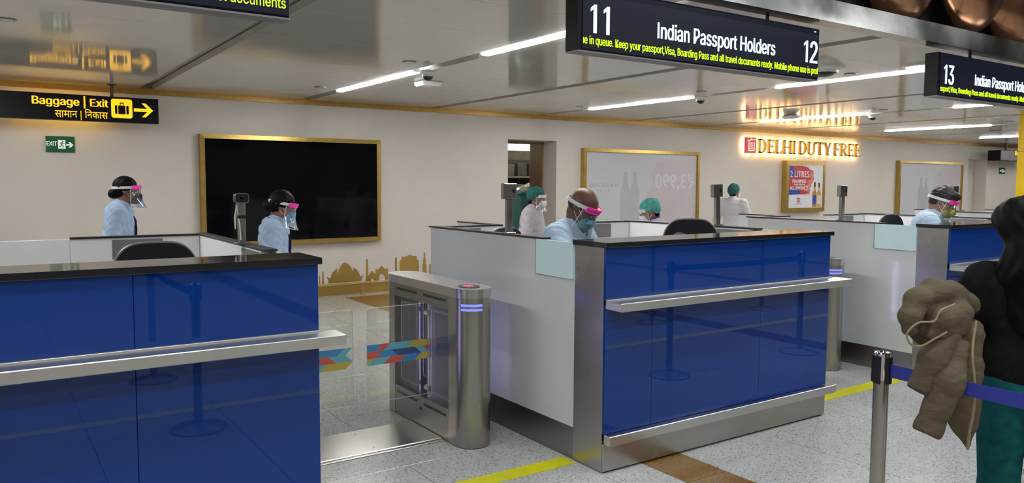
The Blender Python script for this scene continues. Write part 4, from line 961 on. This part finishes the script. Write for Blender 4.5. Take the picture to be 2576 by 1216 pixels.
# ================================================================== PEOPLE: smooth distance fields meshed with surface nets
V = lambda *a: np.array(a, float)
def cap(a, b, ra, rb, k=.03, op=1, flat=None): return ('c', np.array(a, float), np.array(b, float), ra, rb, k, op, flat)
def ell(c, r, k=.03, op=1, R=None): return ('e', np.array(c, float), np.array(r, float), R, k, op)
def field(prims, h, noise=None):
    lo = np.full(3, 9e9); hi = -lo
    for p in prims:
        if p[0] == 'c': m = max(p[3], p[4]) + .02; a = np.minimum(p[1], p[2]) - m; b = np.maximum(p[1], p[2]) + m; op = p[6]
        else: m = p[2].max() + .02; a = p[1] - m; b = p[1] + m; op = p[5]
        if op > 0: lo = np.minimum(lo, a); hi = np.maximum(hi, b)
    lo -= 3*h; n = np.ceil((hi - lo)/h).astype(int) + 4
    D = np.full(n, .25, np.float32); ax = [lo[i] + h*np.arange(n[i]) for i in range(3)]
    for p in prims:
        if p[0] == 'c': _, A, Bq, ra, rb, k, op, fl = p; m = max(ra, rb) + k + .05; a = np.minimum(A, Bq) - m; b = np.maximum(A, Bq) + m
        else: _, c, r, R, k, op = p; m = r.max() + k + .05; a = c - m; b = c + m
        i0 = np.clip(((a - lo)/h).astype(int), 0, n - 1); i1 = np.clip(((b - lo)/h).astype(int) + 1, 1, n)
        X, Y, Z = np.meshgrid(*[ax[q][i0[q]:i1[q]] for q in range(3)], indexing='ij')
        P = np.stack([X, Y, Z], -1)
        if p[0] == 'c':
            if fl is not None:      # squash along a direction: (unit vector, factor)
                nv, s = fl; P = P + nv*((P - A) @ nv)[..., None]*(1/s - 1); Bx = Bq + nv*((Bq - A) @ nv)*(1/s - 1)
            else: Bx = Bq
            ba = Bx - A; t = np.clip(((P - A) @ ba)/max(ba @ ba, 1e-9), 0, 1)
            d = np.linalg.norm(P - A - t[..., None]*ba, axis=-1) - (ra + (rb - ra)*t)
            if fl is not None: d = d*(.5 + .5*fl[1])
        else:
            q = P - c
            if R is not None: q = q @ R
            k0 = np.linalg.norm(q/r, axis=-1); k1 = np.linalg.norm(q/(r*r), axis=-1); d = np.where(k1 > 1e-6, k0*(k0 - 1)/np.maximum(k1, 1e-6), -r.min())
        S = (slice(i0[0], i1[0]), slice(i0[1], i1[1]), slice(i0[2], i1[2])); o = D[S]
        if op > 0:
            hh = np.maximum(k - np.abs(o - d), 0)/k; D[S] = np.minimum(o, d) - hh*hh*k*.25
        else:
            hh = np.maximum(k - np.abs(o + d), 0)/k; D[S] = np.maximum(o, -d) + hh*hh*k*.25
    if noise is not None:
        X, Y, Z = np.meshgrid(*ax, indexing='ij', sparse=True); D = D + noise(X, Y, Z).astype(np.float32)
    return D, lo
def nets(D, lo, h):
    s = D < 0; n = np.array(D.shape) - 1
    sl = lambda A, i, j, k: A[i:i + n[0], j:j + n[1], k:k + n[2]]
    cnt = sum(sl(s, i, j, k).astype(np.int8) for i in (0,1) for j in (0,1) for k in (0,1))
    act = (cnt > 0) & (cnt < 8); idx = np.full(act.shape, -1, np.int64); idx[act] = np.arange(act.sum()); cells = np.argwhere(act)
    cv = {(i,j,k): sl(D, i, j, k)[act] for i in (0,1) for j in (0,1) for k in (0,1)}
    acc = np.zeros((len(cells), 3)); num = np.zeros(len(cells))
    for a in cv:
        for q in range(3):
            if a[q] == 0:
                b = list(a); b[q] = 1; va, vb = cv[a], cv[tuple(b)]; m = (va < 0) != (vb < 0); t = np.where(m, va/np.where(m, va - vb, 1), 0)
                p = np.array(a, float)[None].repeat(len(cells), 0); p[:, q] += t; acc += p*m[:, None]; num += m
    vs = lo + h*(cells + acc/num[:, None])
    fs = []
    for q in range(3):
        u, w_ = (q + 1) % 3, (q + 2) % 3
        A = [slice(None)]*3; A[q] = slice(0, n[q]); Bq = [slice(None)]*3; Bq[q] = slice(1, n[q] + 1)
        ch = s[tuple(A)] != s[tuple(Bq)]; e = np.argwhere(ch); e = e[(e[:, u] > 0) & (e[:, w_] > 0) & (e[:, u] < n[u]) & (e[:, w_] < n[w_])]
        inn = s[e[:,0], e[:,1], e[:,2]]
        def cell(du, dw): c = e.copy(); c[:, u] += du; c[:, w_] += dw; return idx[c[:,0], c[:,1], c[:,2]]
        f = np.stack([cell(-1,-1), cell(0,-1), cell(0,0), cell(-1,0)], 1); f[~inn] = f[~inn][:, ::-1]; fs.append(f)
    return vs, np.concatenate(fs)
def blob(prims, h, name, m, parent=None, noise=None, label=None):
    D, lo = field(prims, h, noise); vs, fs = nets(D, lo, h)
    me = bpy.data.meshes.new(name); me.vertices.add(len(vs)); me.vertices.foreach_set('co', vs.astype(np.float32).ravel())
    me.loops.add(fs.size); me.loops.foreach_set('vertex_index', fs.astype(np.int32).ravel())
    me.polygons.add(len(fs)); me.polygons.foreach_set('loop_start', np.arange(0, fs.size, 4, dtype=np.int32)); me.update(calc_edges=True); me.validate()
    me.materials.append(MAT[m]); me.shade_smooth()
    o = bpy.data.objects.new(name, me); COL.objects.link(o)
    if parent: o.parent = parent
    if label: o['label'] = label
    return o
def folds(amp, f=38., seed=0.):
    if amp > .006:      # soft ridges with sharper valleys, as in shirt cloth
        return lambda X, Y, Z: .35*amp - amp*np.abs(np.sin(.5*f*(Z + .7*Y + .25*X) + 1.6*np.sin(8*X + seed) + 1.2*np.sin(10*Y + 5*Z + seed)))**.6*(.5 + .5*np.sin(6*X + 9*Y + 4*Z + seed)) - .45*amp*np.abs(np.sin(.8*f*(X - .8*Z + .4*Y) + 2*np.sin(7*Z + seed)))**.6
    return lambda X, Y, Z: amp*(np.sin(f*(Z + .55*X + .3*Y) + 2.2*np.sin(9*X + seed) + 1.7*np.sin(11*Y + 2*seed)) * (.55 + .45*np.sin(7*Z + 5*Y + seed)) + .6*np.sin(.6*f*(X - .5*Z) + 3*np.sin(6*Z + seed)))
def rotm(pitch=0, yaw=0, roll=0):      # pitch>0 bows the head (+Y forward, +Z up)
    return np.array(Matrix.Rotation(yaw, 3, 'Z') @ Matrix.Rotation(-pitch, 3, 'X') @ Matrix.Rotation(roll, 3, 'Y'))
def person(lab, loc, facing, H=1.6, lean=0., seat=None, head=(0,0,0), arms=(None, None), skin_='skin_brown', shirt='shirt_blue', sleeve='full', coat=0., bulk=1.,
           pants='trouser_navy', hair='short', mask=None, shield=None, lanyard=None, collar=True, inner=None, extra=None, h=.0075, belly=0., neck_fwd=.0, name='person', group=None, gloves=None, hairm='hair_black', bend=0., hem=0., shz=.285, flare=.028, fold=.013):
    HS = .93
    f = Vector(facing); f.z = 0; f.normalize(); rz = math.atan2(-f.x, f.y); q = H/1.65
    hipz = (seat + .115) if seat else .525*H*(1 - bend)
    hip = V(0, 0 if not seat else -.02, hipz); T = rotm(lean); up = lambda x, y, z: hip + T @ V(x, y, z)
    sh = {s: up(s*.108*H*(.5 + .5*bulk), -.005, shz*H) for s in (-1, 1)}
    nb = up(0, .0, .315*H); hc = nb + T @ V(0, .035 + neck_fwd, .03) + V(0, .012, .115*q); HR = rotm(*head) @ rotm(lean*.35)
    hd = lambda x, y, z: hc + HR @ (V(x, y, z)*q**.5*HS)
    el, wr = {}, {}
    for s, a in zip((-1, 1), arms):
        a = a or ((s*.045, -.02, -.18), (s*.0, .05, -.15))
        el[s] = sh[s] + V(*a[0])*H; wr[s] = el[s] + V(*a[1])*H
    hj = {s: hip + V(s*.052*H, 0, -.02) for s in (-1, 1)}
    if seat: kn = {s: hj[s] + V(s*.03, .245*H, .02) for s in (-1, 1)}; an = {s: kn[s] + V(0, -.06, -.235*H) for s in (-1, 1)}
    else:
        st = .05*H; kn = {s: V(s*.055*H, s*st*.45 + .02*(bend > 0) + bend*.25, .275*H*(1 - bend*.6)) for s in (-1, 1)}; an = {s: V(s*.055*H, s*st - (.02 if s < 0 else 0), .06*H) for s in (-1, 1)}
    # --- body, one continuous skin
    P = [ell(hd(0,-.015,.035), (.076,.094,.086), .02, R=HR), ell(hd(0,.028,-.03), (.062,.068,.085), .025, R=HR), ell(hd(0,.042,-.078), (.046,.048,.038), .025, R=HR), ell(hd(0,.08,-.10), (.02,.016,.016), .02, R=HR)]
    for s in (-1, 1): P += [ell(hd(s*.036,.066,-.03), (.026,.022,.026), .02, R=HR), ell(hd(s*.033,.102,.0), (.019,.016,.011), .012, -1, R=HR), ell(hd(s*.033,.088,.0), (.015,.012,.011), .008, R=HR)]
    P += [ell(hd(0,.088,.02), (.05,.012,.011), .015, R=HR), cap(hd(0,.098,.006), hd(0,.119,-.033), .008, .0125, .012), ell(hd(.013,.108,-.037), (.009,.011,.008), .008, R=HR), ell(hd(-.013,.108,-.037), (.009,.011,.008), .008, R=HR),
          ell(hd(0,.096,-.064), (.023,.009,.006), .006, R=HR), ell(hd(0,.094,-.075), (.019,.009,.007), .006, R=HR)]
    for s in (-1, 1): P += [ell(hd(s*.080,-.012,-.002), (.009,.020,.031), .008, R=HR), ell(hd(s*.088,-.006,.002), (.006,.011,.019), .006, -1, R=HR)]
    P += [cap(hd(0,-.03,-.06), nb + V(0,0,-.03), .053*q, .062*q, .03)]
    P += [ell(up(0,.0,.21*H), (.088*H,.055*H,.10*H), .05, R=T), ell(up(0,.0,.08*H), (.078*H,.052*H,.10*H), .05, R=T), ell(hip, (.082*H,.058*H,.06*H), .05)]
    for s in (-1, 1):
        P += [cap(up(0,0,.27*H), sh[s], .04*H, .034*H, .04), cap(sh[s], el[s], .030*H, .025*H, .03), cap(el[s], wr[s], .025*H, .017*H, .02)]
        d = (wr[s] - el[s]); d /= np.linalg.norm(d); sd = np.cross(d, V(0,1,0)) if abs(d[1]) < .9 else V(1,0,0); sd /= np.linalg.norm(sd); nn = np.cross(sd, d); nn /= np.linalg.norm(nn)
        pm = wr[s] + d*.055*q; P.append(ell(pm, (.040*q,.016*q,.050*q), .015, R=np.stack([sd, nn, d], 1)))
        for i, (o_, L) in enumerate(((-.029,.062),(-.010,.075),(.010,.072),(.028,.056))):
            a0 = pm + d*.035*q + sd*o_*q; a1 = a0 + (d*.9 + nn*.2)*L*.5*q; a2 = a1 + (d*.75 + nn*.6)*L*.5*q
            P += [cap(a0, a1, .0095, .009, .005), cap(a1, a2, .009, .0075, .005)]
        th = -sd*s if 0 else sd*(-1 if s > 0 else 1); a0 = wr[s] + d*.025*q + th*.026*q; a1 = a0 + (d*.6 + th*.6)*.035*q; a2 = a1 + d*.03*q; P += [cap(a0, a1, .012, .010, .008), cap(a1, a2, .010, .0085, .006)]
        P += [cap(hj[s], kn[s], .050*H, .034*H, .04), cap(kn[s], an[s], .033*H, .021*H, .03), cap(an[s] + V(0,-.02,-.02), an[s] + V(0,.12,-.045*H), .028*q, .022*q, .02)]
    o = blob(P, h, name, skin_); tag(o, lab, 'person', group); o.location = loc; o.rotation_euler = (0, 0, rz)
    # --- trousers, shoes
    P = [ell(hip + V(0,-.005,.01), (.098*H*bulk,.074*H*bulk,.065*H), .04)]
    for s in (-1, 1): P += [cap(hj[s], kn[s], .061*H*bulk**.5, .043*H, .03), cap(kn[s], an[s] + V(0,0,.02), .043*H, .034*H, .03)]
    blob(P, .010, 'trousers', pants, o, folds(.0035, 45, H))
    for s in (-1, 1):
        a = an[s]; zf = a[2] - .06*H
        blob([cap(a + V(0,-.03,-.035*H), a + V(0,.09,-.043*H), .036*q, .033*q, .03), cap(a + V(0,.02,-.045*H), a + V(0,.15,-.047*H), .034*q, .024*q, .03)], .009, 'shoe', 'shoe_black', o)
    # --- top
    P = [ell(up(0,.0,.215*H), (.112*H*bulk,.074*H*bulk,.105*H), .05, R=T), ell(up(0,.006 + belly*.5,.09*H), (.098*H*bulk,(.070 + belly)*H*bulk,.12*H), .05, R=T)]
    P += [ell(up(0,.012 + belly,hem*H), (.10*H*bulk,(.076 + belly*.6)*H*bulk,.07*H), .05, R=T if not seat else None)]
    P += [cap(up(0,-.008,(shz - .008)*H), sh[s]*.85 + up(0,0,.2*H)*.15, .052*H, .044*H, .07) for s in (-1, 1)]
    if coat: P += [cap(hip + V(0,0,.0), hip + V(0,-.01,-coat*H), .098*H*bulk, .112*H*bulk, .05, flat=(V(0,1,0), .78))]
    for s in (-1, 1):
        P.append(cap(sh[s], el[s], .043*H*bulk**.5, .038*H, .06))
        if sleeve == 'full': P.append(cap(el[s], el[s] + (wr[s] - el[s])*.93, .040*H, .029*H, .03))
        elif sleeve == 'half': P.append(cap(el[s], el[s] + (wr[s] - el[s])*.05, .042*H, .043*H, .02))
    P += [cap(nb + V(0,-.005,-.02), nb + T @ V(0,.005,.02), .066*q, .060*q, .03), cap(nb + T @ V(0,.012,.0), nb + T @ V(0,.028,.09), .049*q, .049*q, .008, -1)]
    tp = blob(P, h, 'shirt', shirt, o, folds(fold, 78, 2.1*H))
    if collar:
        cm = MB(); n = 26
        R_ = T @ rotm(.35); vs = []
        for i in range(n + 1):
            a = math.radians(112 + 316*i/n); e = abs(i/n - .5)*2
            c, s_ = math.cos(a), math.sin(a)
            for (r, z) in ((.066, .052 - .012*e**2), (.074, .046 - .012*e**2), (.083, .008 - .030*e**3), (.077, .006 - .030*e**3)):
                vs.append(nb + R_ @ V(c*r*q, s_*r*q*1.05 + .006 + .02*e**3, z*q - .004))
        fs = [(4*i + k, 4*i + (k+1) % 4, 4*i + 4 + (k+1) % 4, 4*i + 4 + k) for i in range(n) for k in range(4)] + [(0,1,2,3), (4*n, 4*n+3, 4*n+2, 4*n+1)]
        cm.add(vs, fs); cm.obj('collar', shirt, tp, smooth=50)
    if inner:      # darker undershirt in the open neck
        blob([ell(nb + T @ V(0,.045,-.045), (.045,.035,.085), .02, R=T), ell(nb + T @ V(0,.05,-.01), (.05,.03,.05), .02, R=T)], .008, 'undershirt', inner, o)
    if lanyard:
        pts = [nb + T @ V(*p) for p in ((.0,-.083,.03), (.055,-.055,.028), (.085,.0,.005), (.075,.06,-.03), (.04,.10,-.075), (.01,.125,-.12), (.0,.135,-.20), (-.0,.14,-.30))]
        MB().tube(pts, [.006,.007,.007,.008,.009,.011,.012,.013], 8, flat=.45).obj('lanyard', lanyard, o)
    if gloves:
        for s in (-1, 1): blob([cap(el[s]*.92 + wr[s]*.08, el[s] + (wr[s] - el[s])*.8, .043*H, .040*H, .02)], .01, 'sleeve_cover', gloves, o, folds(.004, 60, 1))
    # --- eyes, brows
    for s in (-1, 1):
        e = MB().ball(hd(s*.033,.0925,.001), .0115, 12, 8).obj('eye', 'eye_white', o); MB().ball(hd(s*.033,.1005,.0), (.0048,.0048,.0048), 8, 6).obj('iris', 'eye_dark', e)
        if hair != 'none' or True: MB().tube([hd(s*.016,.101,.020), hd(s*.034,.100,.026), hd(s*.054,.085,.020)], [.003,.0045,.002], 6).obj('eyebrow', hairm, o)
    # --- hair or cap
    hn = lambda X, Y, Z: .0022*np.sin(150*X + 4*np.sin(40*Z))*np.sin(120*Y + 3*np.sin(30*Z))
    cut_face = [ell(hd(0,.105,-.045), (.072,.075,.085), .015, -1, R=HR)]
    if hair == 'bun': blob([ell(hd(0,-.022,.042), (.086,.100,.090), .02, R=HR), ell(hd(0,-.055,-.02), (.072,.058,.065), .03, R=HR), ell(hd(0,-.115,-.048), (.048,.045,.045), .02, R=HR)] + cut_face, .006, 'hair', hairm, o, hn)
    if hair == 'short': blob([ell(hd(0,-.018,.05), (.086,.106,.090), .02, R=HR), ell(hd(0,-.06,-.01), (.074,.052,.062), .03, R=HR), ell(hd(.0,.06,.10), (.06,.05,.035), .02, R=HR)] + cut_face + [ell(hd(s*.085,.02,-.05), (.03,.06,.05), .01, -1, R=HR) for s in (-1, 1)], .006, 'hair', hairm, o, lambda X, Y, Z: .005*np.sin(75*X + 3*np.sin(40*Z))*np.sin(70*Y + 2*np.sin(55*Z)))
    if hair == 'cropped': blob([ell(hd(0,-.048,-.002), (.0745,.062,.058), .02, R=HR)] + [ell(hd(s*.070,-.012,.01), (.010,.05,.03), .01, R=HR) for s in (-1, 1)], .005, 'hair_stubble', 'hair_stubble', o)
    if hair in ('cap_green', 'cap_mint'):
        pf = lambda X, Y, Z: .004*np.sin(70*X + 3*np.sin(35*Z))*np.sin(55*Z + 40*Y)
        blob([ell(hd(0,-.028,.050), (.094,.112,.096), .02, R=HR), ell(hd(0,-.075,-.005), (.078,.056,.06), .03, R=HR)] + cut_face + [ell(hd(0,.06,-.07), (.11,.12,.09), .012, -1, R=HR)], .007, 'surgical_cap', hair, o, pf)
        blob([ell(hd(0,-.065,-.045), (.062,.045,.05), .02, R=HR)], .007, 'hair', hairm, o, hn)
        MB().tube([hd(.094*math.sin(a)*1.0, -.03 + .11*math.cos(a), .030 - .05*(1 - math.cos(a))*.5) for a in [2*math.pi*i/28 for i in range(28)]], .004, 6, closed=True).obj('cap_band', hair, o)
    # --- mask
    if mask:
        mm, kind = mask
        if kind == 'cup': MP = [ell(hd(0,.098,-.058), (.058,.040,.056), .02, R=HR), ell(hd(0,.112,-.055), (.022,.022,.034), .03, R=HR), ell(hd(0,.075,-.075), (.062,.040,.045), .02, R=HR)]
        else: MP = [ell(hd(0,.088,-.060), (.064,.042,.060), .02, R=HR), ell(hd(0,.108,-.038), (.016,.014,.026), .03, R=HR), ell(hd(0,.075,-.085), (.060,.040,.040), .02, R=HR)]
        MP += [ell(hd(0,.10,.022), (.08,.06,.036), .008, -1, R=HR)] + [ell(hd(s*.085,.0,-.05), (.036,.07,.12), .008, -1, R=HR) for s in (-1, 1)]
        mo = blob(MP, .005, 'face_mask', mm, o, (lambda X, Y, Z: .0012*np.sin(260*Z)) if kind == 'flat' else None)
        for s in (-1, 1): MB().tube([hd(s*.052,.078,-.035), hd(s*.074,.03,-.018), hd(s*.084,-.022,.012), hd(s*.082,-.034,-.01), hd(s*.072,.01,-.055), hd(s*.052,.07,-.085)], .0022, 6).obj('ear_loop', 'strap_white' if mm != 'mask_black' else 'mask_black', mo)
    # --- visor
    if shield:
        kind = shield; so = bpy.data.objects.new('face_shield', None); COL.objects.link(so); so.parent = o
        pink = kind.startswith('pink')
        fl = .02 if hair == 'cropped' else .034
        ring = lambda a, r=0., dz=0.: hd((.084 + fl*.45 + r)*math.sin(a), (-.012) + (.116 + fl*.4 + r)*math.cos(a)*1.0, .047 - (.028 if hair != 'bun' else .020)*(1 - math.cos(a)) + dz)
        def band(a0, a1, z0, z1, r0, r1, n=22):
            m_ = MB(); vs = []
            for i in range(n + 1):
                a = a0 + (a1 - a0)*i/n
                vs += [ring(a, r0, z0), ring(a, r1, z0), ring(a, r1, z1), ring(a, r0, z1)]
            return m_.add(vs, [(4*i + k, 4*i + (k+1) % 4, 4*i + 4 + (k+1) % 4, 4*i + 4 + k) for i in range(n) for k in range(4)] + [(0,1,2,3), (4*n+3, 4*n+2, 4*n+1, 4*n)])
        A = 1.05
        band(A - .05, 2*math.pi - A + .05, -.013, .013, -.006, -.003, 40).obj('strap', 'strap_white', so)
        band(-A, A, -.019, .021, .004, .009).obj('brow_band', 'pink_foam' if pink else 'strap_white', so)
        band(-A*.9, A*.9, -.010, .012, -.018, .0035).obj('foam_pad', 'foam_cream' if pink else 'strap_white', so)
        # clear sheet: hangs from the band, flaring outwards
        n, m2 = 24, 8; vs = []; vl = .185
        def vp(i, j):
            a = -A*1.12 + 2.24*A*i/n; u = j/m2
            return ring(a*(1 - .05*u), .0035 + flare*u*u + .012*u, -.016 - vl*u)
        for j in range(m2 + 1):
            for i in range(n + 1): vs.append(vp(i, j))
        MB().add(vs, [(j*(n+1) + i, j*(n+1) + i + 1, (j+1)*(n+1) + i + 1, (j+1)*(n+1) + i) for j in range(m2) for i in range(n)]).obj('visor', 'visor_clear', so, smooth=180, fix=False)
        MB().tube([vp(0, j) for j in range(m2 + 1)] + [vp(i, m2) for i in range(1, n + 1)] + [vp(n, j) for j in range(m2 - 1, -1, -1)], .0014, 5).obj('visor_edge_glint', 'edge_glint_white', so)  # pale rim tube; the sheet edge's bright reflection is put into its colour
        if kind == 'pink_text':
            me = text_mesh('\u201cACRYLIC FACE S\u201d', .01); nv = len(me.vertices); co = np.empty(nv*3); me.vertices.foreach_get('co', co); co = co.reshape(-1, 3)
            u = (co[:,0] - co[:,0].min())/np.ptp(co[:,0]); zz = co[:,1]*.021
            out = np.array([ring(1.02 - 1.30*uu, .0096, -.007 + z_) for uu, z_ in zip(u, zz)]); me.vertices.foreach_set('co', out.ravel()); me.update(); me.materials.clear(); me.materials.append(MAT['pink_ink'])
            to = bpy.data.objects.new('band_print', me); COL.objects.link(to); to.parent = so
    if extra: extra(o, dict(up=up, hd=hd, HR=HR, T=T, sh=sh, el=el, wr=wr, nb=nb, hip=hip, q=q, H=H))
    return o
mat('hair_stubble', (.045,.028,.022), .6, var=.3, vscale=300)
def ground(px, dep, extra=0.):       # floor point under an image column at a given depth
    lat = (px - PW/2)/FOC*dep; p = AWAY*dep + RIGHT*lat; return (p.x, p.y, 0)
def face(px, toward=0.):      # profile to the right as seen in image column px, turned towards the eye by an angle
    d = AWAY + RIGHT*((px - PW/2)/FOC); d.normalize(); r = Vector((d.y, -d.x, 0)); return r*math.cos(toward) - d*math.sin(toward)
# 1 lady with a black mask walking right
person('woman in a light blue shirt with black mask and bun, walking behind the left counter', ground(292, 7.0), face(305, .12), flare=.07, H=1.585, lean=.10, head=(.10,0,0), hair='bun', mask=('mask_black','cup'), shield='pink', lanyard='lanyard_navy', arms=(((-.04,.02,-.18),(0,.08,-.13)), ((.04,-.04,-.18),(0,.06,-.14))), group='airport staff')
# 2 lady with a blue mask, head bowed
person('woman in a light blue shirt with blue mask, walking in front of the black screen', ground(672, 6.25), face(690, .1), flare=.07, H=1.47, lean=.16, head=(.32,0,0), hair='bun', mask=('mask_sky','flat'), shield='pink', lanyard='lanyard_navy', arms=(((-.04,.03,-.18),(.02,.07,-.14)), ((.04,.0,-.18),(-.0,.06,-.14))), belly=.012, group='airport staff')
# 3 bald officer at the middle counter
person('bald man in a light blue shirt with a pink face shield at the middle counter', (2.99, 4.10, 0), (.42, -.91, 0), H=1.63, lean=.55, shz=.278, seat=.725, head=(.48,.05,.0), flare=.06, skin_='skin_dark', shirt='shirt_pale', hair='cropped', mask=('mask_blue','flat'), shield='pink_text', inner='inner_navy', arms=(((-.05,.08,-.16),(.03,.15,.01)), ((.05,.08,-.16),(-.03,.15,.01))), h=.006, bulk=1.0, group='airport staff')
# 4 officer with a yellow mask at the next counter
person('dark-haired man in a light blue shirt with a yellow mask, seated at the right counter', (6.90, 3.86, 0), face(2380, .05), H=1.66, lean=.50, seat=.705, head=(.36,0,0), skin_='skin_mid', shirt='shirt_pale', hair='short', mask=('mask_yellow','cup'), shield='pink', inner='inner_navy', arms=(((-.05,.09,-.16),(.03,.14,.01)), ((.05,.09,-.16),(-.02,.14,.01))), hairm='hair_grey', group='airport staff')
# 5 cleaner in a green cap by the doorway
person('stout woman in a white tunic and dark green cap standing by the doorway', ground(1335, 9.3), RIGHT*.97 - AWAY*.2, H=1.475, lean=.05, head=(.12,-.2,0), shirt='shirt_lilac', sleeve='half', bulk=1.28, belly=.035, coat=.16, hair='cap_green', mask=('mask_white','cup'), shield='white', skin_='skin_brown', arms=(((-.05,.0,-.18),(.02,.11,-.09)), ((.06,-.02,-.19),(.0,.10,-.12))), fold=.009, group='cleaning staff')
# 6 stooping cleaner in a mint cap
person('stooping person in a mint green cap in front of the white mirrored-price panel', ground(1690, 8.3), RIGHT*-1.0, H=1.46, lean=.42, bend=.06, head=(.22,0,0), shirt='shirt_lilac', sleeve='half', coat=.16, hair='cap_mint', mask=('mask_white','flat'), shield='white', skin_='skin_mid', collar=False, group='cleaning staff',
       extra=lambda o, j: blob([cap(j['nb'] + V(0,-.02,.0), j['nb'] + V(0,.02,.03), .075, .064, .02)], .008, 'scarf', 'scarf_purple', o, folds(.004, 70, 1)))
# 7 person in a white coat seen from behind
person('person in a long white coat and teal cap, seen from behind by the poster', ground(1843, 13.2), AWAY*.85 + RIGHT*.5, H=1.53, shirt='shirt_white', sleeve='full', coat=.24, hair='cap_green', mask=('mask_white','cup'), head=(.05,-.25,0), gloves='glove_yellow', bulk=1.05, arms=(((-.07,-.0,-.18),(-.02,.04,-.15)), ((.07,.0,-.18),(.03,.04,-.15))), h=.009, fold=.0065, group='cleaning staff')
# ================================================================== WOMAN IN BLACK AND HER JACKET (foreground right)
WD = 2.82
wp = ground(2612, WD)
def black_hair(o, j):
    hd, HR, up, nb = j['hd'], j['HR'], j['up'], j['nb']
    st_ = lambda X, Y, Z: .003*np.sin(140*X + 5*np.sin(18*Z))*np.sin(60*Y)
    blob([ell(hd(-.015,-.02,.03), (.132,.122,.092), .03, R=HR), ell(hd(-.02,-.09,.0), (.10,.06,.066), .03, R=HR), cap(hd(0,-.07,-.05), nb + V(0,-.075,-.02), .098, .10, .04), cap(nb + V(0,-.075,-.02), up(0,-.10,.20*j['H']), .105, .085, .05, flat=(V(0,1,0), .5)),
          cap(nb + V(-.02,-.06,.02), j['sh'][-1] + V(.06,-.04,.015), .05, .03, .05)], .007, 'hair', 'hair_black', o, st_)
person('woman in a black sweater and teal trousers standing behind the blue belt', wp, (.90, .436, 0), H=1.50, lean=.03, head=(.22,-.1,0), shirt='knit_black', pants='trouser_teal', hair='own', collar=False, bulk=1.0, hem=.062, shz=.268, fold=.0075, h=.0075,
       arms=(((-.085,-.02,-.165),(.06,.09,.0)), ((.07,.0,-.17),(-.02,.12,-.05))), extra=black_hair, skin_='skin_mid')
# jacket: puffed hood roll, body and two sleeves hanging over the forearm
JD = 2.70
def jp(px, py, dd=0.): return np.array(gd(px, py, JD + dd))
jo = jp(2400, 880); J = lambda px, py, dd=0.: jp(px, py, dd) - jo
mm = lambda px: px*JD/FOC
def curve(pts, n=6):      # Catmull-Rom through the points
    P = [np.array(p, float) for p in pts]; P = [2*P[0] - P[1]] + P + [2*P[-1] - P[-2]]; out = []
    for i in range(1, len(P) - 2):
        for k in range(n):
            t = k/n; a, b, c, d = P[i-1:i+3]; out.append(.5*((2*b) + (c - a)*t + (2*a - 5*b + 4*c - d)*t*t + (3*b - a - 3*c + d)*t**3))
    return out + [P[-2]]
def quilt(ang=0., f=46., amp=.010, seed=0., cross=.25):      # puffs between stitched creases
    ca, sa = math.cos(ang), math.sin(ang)
    def fn(X, Y, Z):
        u = (X*.83 - Y*.56); a = Z*ca + u*sa; b = u*ca - Z*sa
        return .55*amp - amp*np.abs(np.sin(.5*f*a + 1.3*np.sin(9*b + seed) + .6*np.sin(13*a + 2*seed)))**.6*(.6 + .4*np.sin(8*b + 5*a + seed)) - cross*amp*np.abs(np.sin(30*b + 16*a + 1.5*np.sin(14*a + seed)))**.8
    return fn
vdn = np.array(AWAY.to_3d())
def chain(pts, rs, k=.03, flat=None): return [cap(J(*pts[i]), J(*pts[i+1]), mm(rs[i]), mm(rs[i+1]), k, flat=flat) for i in range(len(pts) - 1)]
body = chain([(2440,850,.03), (2426,930,.03), (2418,1010,.03), (2424,1060,.03), (2434,1122,.03)], [30, 40, 44, 32, 8], flat=(vdn, .7)) + chain([(2395,842,0), (2445,832,.08)], [24, 28])
o = blob(body, .0055, 'quilted_jacket', 'jacket_tan', None, quilt(.12, 120, .0045)); tag(o, 'tan quilted jacket draped over the arm of the woman in black', 'jacket'); o.location = jo
blob(chain([(2390,848,-.01), (2350,905,-.03), (2316,975,-.02)], [26, 33, 31]) + [ell(J(2294,1022,-.02), (mm(44),)*3, .012, -1)], .0055, 'sleeve', 'jacket_tan', o, quilt(.5, 64, .006, 1))
blob(chain([(2412,880,-.03), (2384,965,-.06), (2334,1080,-.04)], [26, 33, 33]) + [ell(J(2312,1132,-.04), (mm(50),)*3, .012, -1)], .0055, 'sleeve', 'jacket_tan', o, quilt(.42, 64, .006, 2))
hood = chain([(2440,765,.07), (2392,735,.03), (2345,734,-.01), (2308,756,-.04), (2290,792,-.06), (2290,826,-.06)], [26, 28, 30, 29, 24, 18], .025)
hood += chain([(2412,790,.0), (2362,800,-.03), (2338,838,-.04)], [34, 30, 16], .025) + chain([(2415,822,.0), (2372,838,-.03)], [26, 18], .02)
blob(hood, .0055, 'hood', 'jacket_tan', o, quilt(-.75, 92, .011, 3, .5))
blob(chain([(2330,785,-.0), (2312,835,-.02), (2320,856,-.03)], [26, 22, 14], .02), .006, 'hood_lining', 'jacket_lining', o, quilt(.3, 100, .005, 1))
MB().tube(curve([J(*p) for p in ((2456,808,-.05), (2449,850,-.06), (2446,900,-.075), (2451,960,-.08), (2449,1030,-.075), (2440,1080,-.055), (2434,1131,-.02))]), .005, 6).obj('zip', 'zip_cream', o)
MB().tube(curve([J(*p) for p in ((2402,766,-.085), (2366,782,-.115), (2350,808,-.12), (2312,812,-.12), (2288,830,-.115), (2281,848,-.11), (2293,868,-.105), (2318,871,-.10), (2348,855,-.105), (2382,836,-.10))]), .0036, 6).obj('hood_zip', 'zip_cream', o)
